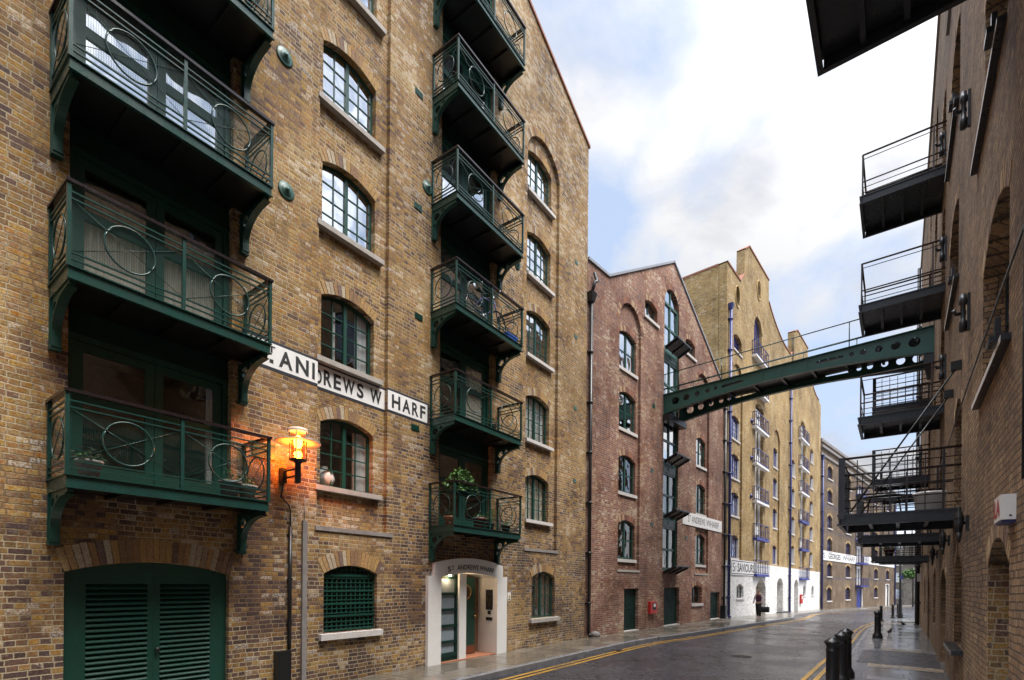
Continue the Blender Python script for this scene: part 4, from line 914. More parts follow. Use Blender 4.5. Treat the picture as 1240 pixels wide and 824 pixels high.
for a, b in (((15.08, 13.17), (7.54, 17.26)), ((7.54, 17.26), (1.5, 13.80)), ((1.5, 13.80), (0.02, 13.75))):
    mb.add([(a[0], -.06, a[1]), (b[0], -.06, b[1]), (b[0], .5, b[1]), (a[0], .5, a[1]), (a[0], -.06, a[1] + .1), (b[0], -.06, b[1] + .1), (b[0], .5, b[1] + .1), (a[0], .5, a[1] + .1)],
           [(0, 3, 2, 1), (4, 5, 6, 7), (0, 1, 5, 4), (1, 2, 6, 5), (2, 3, 7, 6), (3, 0, 4, 7)])
mb.build('coping', 'slate', b2)
mb = MB(); mb.quad((1.2, .4, 13.5), (1.2, 14, 13.5), (7.54, 14, 17.0), (7.54, .4, 17.0)); mb.quad((15.1, .4, 12.9), (15.1, 14, 12.9), (7.54, 14, 17.0), (7.54, .4, 17.0)); mb.quad((0, .4, 13.4), (0, 14, 13.4), (1.5, 14, 13.6), (1.5, .4, 13.6)); mb.quad((0, 14, 0), (15.1, 14, 0), (15.1, 14, 16), (0, 14, 16)); mb.build('roof', 'slate', b2)
interior(b2, .1, 15, 0, 15, 1.6, zz[:4])
def pipe(parent, u, z0, z1, mat, r=.055, y=-.09, hopper=None, shoe=True, box=False):
    mb = MB(); mb.tube([(u, y, z0 + .12), (u, y, z1)], r, 10)
    z = z0 + 1.2
    while z < z1: mb.tube([(u, y, z), (u, y, z + .09)], r * 1.35, 10); mb.box(u - r * 2.2, u + r * 2.2, y + r * .6, 0, z + .02, z + .07); z += 1.83
    if shoe: mb.tube([(u, y, z0 + .14), (u, y - .08, z0 + .03)], r * 1.1, 10)
    o = mb.build('drainpipe', mat, parent)
    if hopper: h = MB(); h.add([(u - .09, y - .08, z1 - .02), (u + .09, y - .08, z1 - .02), (u + .09, 0, z1 - .02), (u - .09, 0, z1 - .02), (u - .17, y - .14, z1 + .3), (u + .17, y - .14, z1 + .3), (u + .17, 0, z1 + .3), (u - .17, 0, z1 + .3)], [(0, 3, 2, 1), (4, 5, 6, 7), (0, 1, 5, 4), (1, 2, 6, 5), (2, 3, 7, 6), (3, 0, 4, 7)]); h.build('hopper', mat, o)
    return o
pipe(b2, .13, 0, 12.25, 'iron', .06, -.10, True)
mb = MB(); mb.tube([(.13, -.1, 12.5), (.13, -.22, 12.9), (.30, -.22, 13.0), (.30, -.10, 13.35)], .06, 8); mb.build('swan_neck', 'iron', b2)
mb = MB(); mb.lathe([(0, 0), (.16, 0), (.2, .12), (.12, .2), (0, .24)], 8); mb.build('pipe_foot', 'cement', b2, (.55, -.12, -.02))
pipe(b2, 14.72, -.05, 12.6, 'iron', .07, -.11)
mb = MB(); mb.box(14.4, 14.66, -.28, 0, -.1, .75); mb.build('pipe_box', 'iron', b2)
for (u, z) in ((5.5, 9.9), (5.4, 4.6), (5.4, 7.0), (9.3, 4.3)): mb = MB(); mb.box(-.12, .12, -.012, .02, -.09, .09); mb.build('air_vent', 'green', b2, (u, 0, z))
sg = thing('wharf_sign', 'small white lettered sign with narrow black letters on the dark red brick warehouse', 'sign', B2.w(0), B2.rz)
mb = MB(); mb.box(8.79, 14.46, -.03, .005, 4.96, 5.60); mb.build('sign_board', 'sign', sg)
mb = text_mesh('S', (9.45, 9.62, 5.12, 5.46), -.034, 'black', .0); text_mesh('T', (9.66, 9.80, 5.30, 5.47), -.034, 'black', .0, into=mb)
text_mesh('ANDREWS', (9.95, 11.78, 5.12, 5.46), -.034, 'black', -.004, into=mb); text_mesh('WHARF', (12.0, 13.9, 5.12, 5.46), -.034, 'black', -.004, into=mb); mb.build('lettering', 'black', sg)
o = thing('fire_point_box', 'red enamel box with small white symbol on red brick between two shutter doors', 'wall box', B2.w(5.42, 0, .95), B2.rz)
mb = MB(); mb.box(-.33, .33, -.14, 0, -.29, .24); mb.build('box_body', 'red', o)
mb = MB(); mb.box(-.13, .2, -.146, -.141, -.12, .17); mb.build('dark_panel', 'black', o); mb = MB(); mb.box(-.05, .14, -.150, -.147, .0, .14); mb.build('white_symbol', 'sign', o)

# ------------------------------------------------------------------ iron footbridge
pb = B2.w(6.55, 0); qb = Vector((14.07, 16.90, 0)); dv = (qb - pb); Lb = dv.length
fb = thing('iron_footbridge', 'arched dark green iron footbridge with pierced girders spanning high across the lane', 'footbridge', (pb.x, pb.y, 0), math.atan2(dv.y, dv.x))
def bot(x): t = (x / Lb - .5) * 2; return 10.20 - .42 * t * t
def top(x): return 10.67
def girder(name, y0, mat='bridge'):
    n = 28; pts = [(Lb * i / n, bot(Lb * i / n)) for i in range(n + 1)]; pts += [(Lb, 10.67), (0, 10.67)]
    hl = []
    for x, r in ((.57, .165), (1.08, .135), (1.56, .11), (2.02, .095), (2.37, .08)):
        for xx in (x, Lb - x): hl.append([(xx + r * math.cos(2 * math.pi * i / 18), (bot(xx) + 10.67) / 2 + .02 + r * math.sin(2 * math.pi * i / 18)) for i in range(18)])
    for a, b in ((2.62, 3.5),):
        for (p, q) in ((a, b), (Lb - b, Lb - a)):
            r = .055; zc = lambda x: (bot(x) + 10.67) / 2 + .01
            hl.append([(p + r - r * math.sin(math.pi * i / 8), zc(p) + r * math.cos(math.pi * i / 8)) for i in range(9)] + [(q - r + r * math.sin(math.pi * i / 8), zc(q) - r * math.cos(math.pi * i / 8)) for i in range(9)])
    mb = MB(); mb.prism(pts, y0 - .012, y0 + .012, hl)
    for i in range(n):   # flanges
        a, b = Lb * i / n, Lb * (i + 1) / n; mb.add([(a, y0 - .09, bot(a)), (b, y0 - .09, bot(b)), (b, y0 + .09, bot(b)), (a, y0 + .09, bot(a)), (a, y0 - .09, bot(a) - .025), (b, y0 - .09, bot(b) - .025), (b, y0 + .09, bot(b) - .025), (a, y0 + .09, bot(a) - .025)], [(0, 1, 2, 3), (7, 6, 5, 4), (0, 4, 5, 1), (2, 6, 7, 3)])
    mb.box(0, Lb, y0 - .08, y0 + .08, 10.67, 10.695)
    for x in (4.25, 4.95, Lb - 4.25 + .4): mb.box(x - .04, x + .04, y0 - .03, y0 + .03, bot(x), 10.67)
    rv = MB()
    for i in range(60):
        x = Lb * (i + .5) / 60
        for z in (10.645, bot(x) + .025): rv.box(x - .008, x + .008, y0 - .02, y0 + .02, z - .008, z + .008)
    for x in (4.25, 4.95): 
        for j in range(5): z = bot(x) + .06 + j * .08; rv.box(x - .012, x + .012, y0 - .042, y0 - .03, z - .012, z + .012)
    o = mb.build(name, mat, fb); rv.build('rivets', mat, o)
BWd = 1.62
girder('girder', 0); girder('girder', BWd)
mb = MB()
for i in range(34):
    x0 = Lb * i / 34; mb.box(x0 + .01, x0 + Lb / 34 - .01, .03, BWd - .03, 10.44, 10.49)
mb.box(0, Lb, .02, BWd - .02, 10.41, 10.44)
for i in range(9): x = .5 + i * (Lb - 1) / 8; mb.box(x - .04, x + .04, .02, BWd - .02, 10.31, 10.41)
mb.build('deck', 'iron', fb)
for y0 in (0, BWd):
    mb = MB()
    for z in (11.62, 10.93): mb.tube([(-.05, y0, z), (Lb, y0, z)], .022, 8)
    for x in (.05, .72, 2.6, 5.35, 7.2, Lb - .05): mb.tube([(x, y0, 10.69), (x, y0, 11.62)], .018, 6)
    mb.build('bridge_handrail', 'greenlt' if False else 'irongrn', fb)
for xa, xb in ((-.03, .35), (Lb - .32, Lb + .12)): mb = MB(); mb.box(xa, xb, -.12, BWd + .12, 9.45, 9.74); mb.build('bearing_beam', 'iron', fb)

# ------------------------------------------------------------------ warehouse 3: ochre brick over a white ground floor
b3 = thing('ochre_brick_warehouse', 'ochre brick warehouse with white painted ground floor, blue drainpipes and stacked balconies', 'building', B3.w(0), B3.rz)
def cat(a, b, za, zb, n=8):   # concave sweep of the parapet
    return [(a + (b - a) * i / n, zb + (za - zb) * (1 - i / n) ** 2.2) for i in range(n + 1)]
out3 = [(0, -.9), (29.85, -.9), (29.85, 20.6)] + cat(23.1, 28.6, 22.6, 20.75)[::-1] + [(23.1, 24.05), (18.6, 24.05), (17.45, 23.5), (17.45, 21.75), (16.3, 21.1)] + cat(9.25, 15.2, 22.5, 21.1)[::-1] + [(9.2, 24.05), (4.3, 24.05), (3.38, 23.4), (3.33, 21.75), (2.5, 20.95), (0, 20.95)]
zs3 = [(3.62, 1.2), (6.24, 1.22), (8.55, 1.28), (10.98, 1.22)]
W3b = ((3.56, 1.2), (6.33, 1.25), (8.66, 1.28), (10.98, 1.25))
BY3 = ((1.08, 3.2, 3.50, 14.55), (10.9, 12.85, 3.50, 12.85))
hs = [arch(1.3, 2.9, 16.38, 17.15, .25, 8)] + [arch(a, b, z0, zz_, (b - a) / 2 - .001, 14) for a, b, z0, zz_ in BY3]
hs += [arch(16.9, 18.1, z, z + h, .2, 8) for z, h in ((3.8, 1.3), (6.3, 1.25), (8.7, 1.25), (11.2, 1.2))]
hs += [arch(24.6, 26.1, z, z + h, .2, 8) for z, h in ((3.75, 1.2), (6.3, 1.1), (8.8, 1.1), (11.3, 1.1), (13.8, 1.1))]
hs += [arch(6.1, 8.1, 3.5, 14.2, .3, 10), arch(5.6, 7.5, 17.2, 19.4, .9, 12), arch(20.4, 22.3, 3.5, 16.5, .3, 10)]
ov = lambda x, z, a, b: [(x + a * math.cos(2 * math.pi * i / 20), z + b * math.sin(2 * math.pi * i / 20)) for i in range(20)]
hs += [ov(1.95, 19.75, .42, .62), ov(6.6, 22.2, .42, .62), ov(11.4, 17.9, .35, .55)]
wall('wall', [(0, 3.42)] + [(0, 3.42)][:0] + [(6.2, 3.42), (29.85, 3.30)] + out3[2:], [h for h in hs], 'b3', b3, 0, .3, .5)
for (a, b, z0, zz_), L, (xa, xb) in zip(BY3, (zs3, W3b), ((1.30, 2.95), (11.1, 12.6))):
    wall('recessed_bay_wall', arch(a - .05, b + .05, z0 - .04, zz_, (b - a) / 2 + .045, 14), [arch(xa, xb, z, z + h, .22, 8) for z, h in L], 'b3', b3, .11, .25, .3, False)
lo = [(0, -.9), (29.85, -.9), (29.85, 3.296), (6.2, 3.416), (0, 3.416)]
gate = [(6.42, -.8), (8.95, -.8), (8.95, 1.78), (8.5, 2.12), (7.95, 2.33), (7.4, 2.33), (6.86, 2.12), (6.42, 1.78)]
hl = [arch(2.2, 3.6, 1.10, 1.78, .22, 8), gate, arch(12.2, 14.1, -.8, 2.05, .45, 10), arch(18.1, 19.7, -.8, 1.95, .5, 10), arch(21.8, 22.9, .95, 1.75, .2, 8), arch(25.6, 26.7, .95, 1.7, .2, 8)]
wall('white_ground_floor', lo, hl, 'whitebrick', b3, -.03, .55, .5)
for z, h in zs3: window(b3, 2.125, z, 1.65, h, .22, 2, 2, 4, 'blue', y=.12, wall_y=.11, curtain=rblind(), sill=('stonew', .06, .12, .06)); voussoirs(b3, 1.3, 2.95, z + h, .22, 'vo', .22, .11)
window(b3, 2.1, 16.38, 1.6, .77, .25, 2, 2, 3, 'blue', y=.2, sill=('stonew', .06, .12, .06)); voussoirs(b3, 1.08, 3.2, 14.55, 1.06, 'vo', .24); voussoirs(b3, 5.6, 7.5, 19.4, .9, 'vo', .24)
for x, L in ((11.85, ((3.56, 1.2), (6.33, 1.25), (8.66, 1.28), (10.98, 1.25))), ):
    for z, h in L: window(b3, x, z, 1.5, h, .22, 2, 2, 4, 'blue', y=.12, wall_y=.11, curtain=rblind(), sill=('stonew', .06, .12, .06)); voussoirs(b3, x - .75, x + .75, z + h, .22, 'vo', .22, .11)
voussoirs(b3, 10.9, 12.85, 12.85, .975, 'vo', .24)
for z, h in ((3.8, 1.3), (6.3, 1.25), (8.7, 1.25), (11.2, 1.2)): window(b3, 17.5, z, 1.2, h, .2, 2, 1, 4, 'blue', y=.2, curtain=rblind(), sill=('stonew', .06, .12, .06)); voussoirs(b3, 16.9, 18.1, z + h, .2, 'vo', .22)
for z, h in ((3.75, 1.2), (6.3, 1.1), (8.8, 1.1), (11.3, 1.1), (13.8, 1.1)): window(b3, 25.35, z, 1.5, h, .2, 2, 1, 4, 'blue', y=.2, curtain=rblind(), sill=('stonew', .06, .12, .06)); voussoirs(b3, 24.6, 26.1, z + h, .2, 'vo', .22)
# white linings in the window reveals that face the lane's near end
for (x, L) in ((2.95, zs3), (12.6, ((3.56, 1.2), (6.33, 1.25), (8.66, 1.28), (10.98, 1.25))), (18.1, ((3.8, 1.3), (6.3, 1.25), (8.7, 1.25), (11.2, 1.2))), (26.1, ((3.75, 1.2), (6.3, 1.1), (8.8, 1.1), (11.3, 1.1), (13.8, 1.1)))):
    for z, h in L: mb = MB(); yb = .11 if x < 13 else 0; mb.box(x - .05, x - .003, yb - .004, yb + (.115 if x < 13 else .195), z, z + h - .02); mb.build('window_jamb', 'white', b3)
window(b3, 2.9, 1.10, 1.4, .68, .22, 2, 1, 2, 'iron', y=.15, wall_y=-.03, sill=('stonew', .08, .1, .06))
for x in (22.35, 26.15): window(b3, x, .95, 1.1, .8 if x < 24 else .75, .2, 2, 1, 2, 'iron', y=.15, wall_y=-.03, sill=('stonew', .08, .1, .06))
mb = MB(); mb.box(6.4, 9.0, .5, .55, -.8, 2.4); o = mb.build('gateway_back', 'stone', b3)
mb = MB(); mb.box(6.7, 7.7, .46, .50, -.15, 1.9); mb.build('gateway_door', 'interior', b3)
for x0, x1 in ((12.2, 14.1), (18.1, 19.7)): mb = MB(); mb.box(x0, x1, .42, .5, -.8, 2.6); mb.build('recess_panel', 'white', b3)
voussoirs(b3, 12.1, 14.7, 1.95, .38, 'vo', .2, -.03) if False else None
mb = MB(); mb.box(12.0, 14.8, -.35, -.03, -.32, -.16); mb.build('bench_step', 'iron', b3)
for x, zt, tops in ((7.1, 14.2, 0), (21.35, 16.5, 0)):
    x0 = x - 1.02; x1 = x + 1.02
    for k in range(5 if x < 10 else 6):
        z0 = 3.3 + k * 2.5 - (.0 if x < 10 else .1)
        if z0 + .5 > zt: break
        z1 = min(z0 + 2.5, zt)
        mb = MB(); mb.box(x0, x0 + .12, .2, .3, z0, z1); mb.box(x1 - .12, x1, .2, .3, z0, z1); mb.box(x - .06, x + .06, .21, .29, z0, z1); mb.box(x0 + .12, x1 - .12, .21, .29, z1 - .32, z1); mb.box(x0 + .12, x1 - .12, .21, .29, z0, z0 + .25); o = mb.build('balcony_door', 'white', b3)
        g = MB(); g.quad((x0, .26, z0), (x1, .26, z0), (x1, .26, z1), (x0, .26, z1)); g.build('glazing', 'glass', o)
window(b3, 6.55, 17.2, 1.9, 2.2, .9, 2, 2, 4, 'blue', y=.2, sill=None)
def small_balcony_meshes(w, d, pal='white', rl='bluedk'):
    s = MB(); s.box(0, w, -d, 0, 0, .16); s.box(-.02, w + .02, -d - .02, -d, .0, .08)
    r = MB()
    for z in (1.08, .22): r.box(0, w, -d, -d + .04, z, z + .045); r.box(0, .04, -d + .04, 0, z, z + .045); r.box(w - .04, w, -d + .04, 0, z, z + .045)
    n = 7
    for i in range(n + 1): x = i * (w - .04) / n; r.box(x, x + .035, -d + .002, -d + .036, .16, 1.08)
    for x in (.0, w - .035):
        for yy in (-d * .55, -.05): r.box(x, x + .035, yy, yy + .03, .16, 1.08)
    r.box(0, w, -d + .01, -d + .03, .62, .65)
    return s.mesh('balcony', pal), r.mesh('railing', rl)
SB = small_balcony_meshes(3.1, .28); SBb = small_balcony_meshes(3.1, .28, 'blue'); SB2 = small_balcony_meshes(3.3, .28); SB2b = small_balcony_meshes(3.3, .28, 'blue')
for z in (2.52, 4.98, 7.48, 10.0, 12.43, 14.9, 17.15):
    o = link('balcony', (SBb if z < 6 else SB)[0], b3, (5.75 - .04 * (z - 2.5), 0, z)); link('railing', SB[1], o)
for z in (2.40, 5.0, 7.5, 10.05, 12.3, 14.8):
    o = link('balcony', (SB2b if z < 9 else SB2)[0], b3, (19.9 - .04 * (z - 2.5), 0, z)); link('railing', SB2[1], o)
for z in (7.4, 9.95, 12.4):
    for x in (5.1, 9.0): mb = MB(); mb.lathe([(0, 0), (.16, 0), (.17, .04), (.1, .08), (.06, .16), (0, .17)], 12); o = mb.build('iron_boss', 'bluedk', b3, (x, 0, z + .45)); o.rotation_euler = (R(90), 0, 0)
pipe(b3, .35, -.02, 18.3, 'bluedk', .085, -.14, True); pipe(b3, 15.95, -.35, 18.3, 'bluedk', .085, -.14, True)
mb = MB(); mb.quad((0, .45, 0), (0, 16, 0), (0, 16, 20.95), (0, .45, 20.95)); mb.quad((29.85, .45, -.9), (29.85, 16, -.9), (29.85, 16, 20.6), (29.85, .45, 20.6)); mb.quad((0, 16, 0), (29.85, 16, 0), (29.85, 16, 20.6), (0, 16, 20.6)); mb.build('side_wall', 'b3', b3)
mb = MB(); mb.quad((0, .4, 20.5), (29.85, .4, 20.3), (29.85, 16, 20.3), (0, 16, 20.5)); mb.build('roof', 'slate', b3)
tp = out3[3:]; mb = MB()
for a, b in zip(tp[:-1], tp[1:]):
    if abs(a[0] - b[0]) < .35:
        if mb.f: mb.build('coping', 'tile', b3); mb = MB()
        continue
    mb.add([(a[0], -.05, a[1]), (b[0], -.05, b[1]), (b[0], .5, b[1]), (a[0], .5, a[1]), (a[0], -.05, a[1] + .09), (b[0], -.05, b[1] + .09), (b[0], .5, b[1] + .09), (a[0], .5, a[1] + .09)], [(0, 3, 2, 1), (4, 5, 6, 7), (0, 1, 5, 4), (2, 3, 7, 6)])
mb.build('coping', 'tile', b3); mb = MB(); mb.box(-.05, .12, .5, 16, 20.95, 21.05); mb.build('coping', 'tile', b3)
for (x, z) in ((1.95, 19.75), (6.6, 22.2), (11.4, 17.9)): mb = MB(); mb.ring((x, -.01, z), .45 if x < 10 else .38, .05, 'y', 24, 6, 0, .65 if x < 10 else .58); mb.build('oval_surround', 'vo', b3)
interior(b3, .1, 29.7, 0, 20.3, 1.6, [3.1, 5.6, 8.1, 10.6, 13.1, 17])
sg = thing('building_sign', 'white name sign with black border and tall letters above the white ground floor', 'sign', B3.w(0), B3.rz)
mb = MB(); mb.box(.95, 6.3, -.075, -.031, 2.56, 3.50); mb.build('sign_board', 'sign', sg)
mb = MB()
for (a, b, c, d) in ((1.02, 6.23, 2.62, 2.665), (1.02, 6.23, 3.395, 3.44), (1.02, 1.10, 2.665, 3.395), (6.15, 6.23, 2.665, 3.395)): mb.box(a, b, -.080, -.0755, c, d)
mb.build('sign_border', 'black', sg)
mb = text_mesh('S', (1.25, 1.66, 2.76, 3.30), -.079, 'black', .0); text_mesh('T', (1.72, 1.98, 2.76, 3.10), -.079, 'black', .0, into=mb); text_mesh('SAVIOURS', (2.2, 5.85, 2.76, 3.30), -.079, 'black', .02, into=mb); mb.build('lettering', 'black', sg)
o = thing('fire_alarm_box', 'narrow red wall box on the white ground floor beside the far blue drainpipe', 'wall box', B3.w(20.6, .03, .7), B3.rz)
mb = MB(); mb.box(-.35, .35, -.15, 0, -.4, .4); mb.build('box_body', 'red', o); mb = MB(); mb.box(-.2, .2, -.156, -.151, 0, .25); mb.build('notice', 'sign', o)

# ------------------------------------------------------------------ warehouse 4: brown brick, lettered band
b4 = thing('brown_brick_warehouse', 'brown brick warehouse with slate roof, blue door and white lettered band down the lane', 'building', B4.w(0), B4.rz)
c1 = [(.25, 1.15), (2.92, 1.1), (5.65, 1.1), (8.15, 1.1), (10.92, 1.1), (13.5, 1.1)]; hs = []
wins = []
for x, w_ in ((3.75, 1.9), (12.0, 2.3), (28.3, 2.5), (37.0, 2.5)):
    for k, (z, h) in enumerate(c1):
        if x > 30 and k == 0: continue
        wins.append((x, z, w_, h)); hs.append(arch(x - w_ / 2, x + w_ / 2, z, z + h, .3, 8))
hs += [arch(16.4, 19.6, 2.0, 14.5, .3, 8), [(16.6, -1.2), (19.4, -1.2), (19.4, 1.55), (16.6, 1.55)], [(35.6, -1.5), (37.8, -1.5), (37.8, 2.1), (35.6, 2.1)]]
out4 = [(0, -2), (43, -2), (43, 16.9), (0, 16.3)]
wall('wall', out4, hs, 'b4', b4, 0, .3, .5)
for x, z, w_, h in wins: window(b4, x, z, w_, h, .3, 2, 2, 4, 'bluedk', y=.18, curtain=rblind(), sill=('stonew', .12, .14, .08)); voussoirs(b4, x - w_ / 2, x + w_ / 2, z + h, .3, 'vo', .26)
mb = MB(); mb.box(-.02, 43.02, -.22, .5, 16.3, 16.55); mb.box(-.01, 43.01, -.12, -.001, 15.5, 15.75); mb.box(-.01, 43.01, -.14, .5, 16.9, 17.2); mb.build('cornice', 'cement', b4)
mb = MB(); mb.box(0, 43, 0, .5, 16.55, 16.9); mb.build('parapet', 'b4', b4)
mb = MB(); mb.quad((0, .5, 17.0), (43, .5, 17.0), (43, 7, 20.2), (0, 7, 20.2)); mb.quad((0, 13.5, 17.0), (43, 13.5, 17.0), (43, 7, 20.2), (0, 7, 20.2)); mb.build('roof', 'slate', b4)
mb = MB(); mb.quad((43, .45, -2), (43, 13.5, -2), (43, 13.5, 17), (43, .45, 17)); mb.quad((0, 13.5, -2), (43, 13.5, -2), (43, 13.5, 17), (0, 13.5, 17)); mb.add([(0, .5, 17), (0, 7, 20.2), (0, 13.5, 17)], [(0, 1, 2)]); mb.add([(43, .5, 17), (43, 7, 20.2), (43, 13.5, 17)], [(0, 1, 2)]); mb.build('side_wall', 'b4', b4)
mb = MB(); mb.box(16.6, 19.4, .15, .22, -1.2, 1.55); mb.box(17.97, 18.03, .13, .15, -.9, 1.5); d = mb.build('door', 'blue', b4); mb = MB(); mb.box(19.4, 19.75, -.02, .2, -1.2, 1.55); mb.build('door_jamb', 'white', d)
mb = MB(); mb.box(35.2, 35.6, -.04, .2, -1.5, 2.2); mb.box(37.8, 38.2, -.04, .2, -1.5, 2.2); mb.box(35.6, 37.8, -.04, .2, 2.1, 2.2); mb.box(35.6, 37.8, .2, .28, -1.5, 2.1); mb.build('door_surround', 'white', b4)
for k in range(5):
    z0 = 2.0 + 2.6 * k; mb = MB(); mb.box(16.45, 16.7, .2, .3, z0, z0 + 2.4); mb.box(17.8, 18.2, .2, .3, z0, z0 + 2.4); mb.box(19.2, 19.55, .2, .3, z0, z0 + 2.4); mb.box(16.7, 19.2, .21, .29, z0 + 2.1, z0 + 2.4); o = mb.build('balcony_door', 'white', b4)
    g = MB(); g.quad((16.5, .26, z0), (19.5, .26, z0), (19.5, .26, z0 + 2.4), (16.5, .26, z0 + 2.4)); g.build('glazing', 'glass', o)
SB4 = small_balcony_meshes(4.6, .6, 'blue')
for k in range(5): o = link('balcony', SB4[0], b4, (15.6, 0, 1.75 + 2.85 * k)); link('railing', SB4[1], o)
interior(b4, .2, 42.8, -1, 16.5, 1.6, [2.3, 5, 7.7, 10.4, 13])
pipe(b4, .35, -.75, 15.2, 'bluedk', .10, -.15, True); pipe(b4, 42.5, -1.2, 15.2, 'bluedk', .10, -.15, True)
sg = thing('wharf_sign', 'distant white lettered band high on the brown brick warehouse beyond the ochre one', 'sign', B4.w(0), B4.rz)
mb = MB(); mb.box(.7, 16.0, -.05, .005, 4.62, 5.62); mb.box(20.4, 42.6, -.05, .005, 4.85, 5.85); mb.build('sign_board', 'sign', sg)
mb = text_mesh('S', (1.2, 1.8, 4.85, 5.4), -.055, 'black', .0); text_mesh('T', (1.95, 2.4, 4.85, 5.2), -.055, 'black', .0, into=mb); text_mesh('GEORGES', (3.1, 8.2, 4.82, 5.42), -.055, 'black', .02, into=mb); text_mesh('WHARF', (9.2, 15.2, 4.85, 5.42), -.055, 'black', .0, into=mb); mb.build('lettering', 'black', sg)

# ------------------------------------------------------------------ the end of the lane
ef = Frame(R(75), (66, 104)); e = thing('grey_brick_block', 'grey-brown brick block closing the far end of the lane', 'building', (66, 101, gz(104)), R(-20))
hs = [[(x, z), (x + 1.3, z), (x + 1.3, z + 1.8), (x, z + 1.8)] for x in (1.5, 5, 8.5, 12, 15.5, 19, 22.5) for z in (1.2, 4.4, 7.6, 10.8)]
wall('wall', [(0, -1), (30, -1), (30, 13.6), (0, 13.6)], hs, 'far', e, 0, .3, 8)
for h in hs: window(e, h[0][0] + .65, h[0][1], 1.3, 1.8, 0, 2, 1, 3, 'white' if h[0][1] > 4 else 'bluedk', y=.15, curtain=rblind(), sill=('stone', .1, .12, .05))
mb = MB(); mb.quad((0, 0, 13.6), (30, 0, 13.6), (30, 4, 16), (0, 4, 16)); mb.quad((0, 8, 13.6), (30, 8, 13.6), (30, 4, 16), (0, 4, 16)); mb.build('roof', 'slate', e)
mb = MB(); mb.quad((0, 8, -1), (30, 8, -1), (30, 8, 13.6), (0, 8, 13.6)); mb.quad((.5, 1.2, 0), (29.5, 1.2, 0), (29.5, 1.2, 13), (.5, 1.2, 13)); mb.build('back_wall', 'far', e)

# ------------------------------------------------------------------ warehouse across the lane: sooty brick, iron platforms (local x runs back towards the camera)
br = thing('dark_brick_warehouse', 'sooty brown brick warehouse with black iron loading platforms and deep dark openings', 'building', BR.w(0), BR.rz + math.pi)
ops = []   # (u0, u1, z0, spring, rise)
for z in (4.62, 8.28, 11.85): ops.append((-6.85, -4.75, z, z + 1.55, .35))
for z in (8.12, 11.78): ops.append((-.95, 1.35, z, z + 1.5, .35))
ops += [(-2.12, -.70, .88, 2.35, .25), (1.70, 3.35, -.05, 2.15, .28), (-7.0, -5.45, -.05, 2.25, .30), (-1.85, -.35, 3.40, 5.3, .3), (5.9, 7.2, .8, 2.3, .25), (9.5, 11.0, -.05, 2.1, .28), (13.2, 14.5, .8, 2.2, .25)]
for z in (3.4, 6.65, 9.75, 12.85): ops.append((2.95, 4.35, z, z + 1.95, .3))
for z in (6.1, 8.9, 12.0, 15.2): ops.append((10.2, 11.6, z, z + 1.8, .3)); ops.append((6.6, 8.0, z + .4, z + 1.9, .3)) if z != 8.9 else None
for z in (3.2, 6.1, 9.2): ops.append((16.1, 17.4, z, z + 1.7, .3))
for z in (.9, 4.6, 8.28, 11.85): ops.append((-13.2, -11.2, z, z + 1.5, .35))
ox = lambda u0, u1: (-u1, -u0)
hs = [arch(-u1, -u0, z0, zs, r, 10) for (u0, u1, z0, zs, r) in ops]
wall('wall', [(-21.5, -.6), (30, -.6), (30, 15.6), (-2.3, 15.6), (-2.3, 19.4), (-21.5, 19.4)], hs, 'br', br, 0, .5, .6)
for (u0, u1, z0, zs, r) in ops: voussoirs(br, -u1, -u0, zs, r, 'vd', .225)
mb = MB(); mb.box(-21.55, -2.25, -.06, .6, 19.4, 19.52); mb.box(-2.24, 30, -.06, .6, 15.6, 15.72); mb.build('coping', 'cement', br)
mb = MB(); mb.quad((-21.5, .6, -.6), (-21.5, 12, -.6), (-21.5, 12, 19.3), (-21.5, .6, 19.3)); mb.quad((-21.5, 12, -.6), (30, 12, -.6), (30, 12, 15.3), (-21.5, 12, 15.3)); mb.quad((30, .6, -.6), (30, 12, -.6), (30, 12, 15.3), (30, .6, 15.3)); mb.build('side_wall', 'br', br)
mb = MB(); mb.quad((-21.5, .5, 18.9), (-2.3, .5, 18.9), (-2.3, 12, 18.9), (-21.5, 12, 18.9)); mb.quad((-2.3, .5, 15.3), (30, .5, 15.3), (30, 12, 15.3), (-2.3, 12, 15.3)); mb.build('roof', 'slate', br)
mb = MB(); mb.quad((-21.4, .58, 0), (29.9, .58, 0), (29.9, .58, 15.3), (-21.4, .58, 15.3)); mb.build('interior', 'interior', br)
for (u0, u1, z0, zs, r) in ops:
    w_ = u1 - u0; xc = -(u0 + u1) / 2
    if z0 in (.88, .8, .9) or z0 > 4 and (u1 - u0) > 1.6:
        window(br, xc, z0, w_, zs - z0, r, 2, 2, 4, 'iron', y=.22, sill=None, gmat='glasslo')
    elif z0 < 0:
        mb = MB(); mb.box(xc - w_ / 2, xc + w_ / 2, .21, .27, -.05, zs + r); mb.box(xc - .01, xc + .01, .20, .21, 0, zs); 
        for k in (-1, 1): mb.box(xc + k * w_ / 4 - w_ / 6, xc + k * w_ / 4 + w_ / 6, .195, .21, .2, zs - .2)
        mb.build('door', 'iron', br)
    else:
        o = window(br, xc, z0, w_, zs - z0, r, 2, 1, 4, 'iron', y=.22, sill=None, gmat='glasslo', name='loading_door')
mb = MB(); mb.box(5.447, 5.53, -.004, .19, -.05, 2.26); mb.build('door_jamb', 'b1', br)
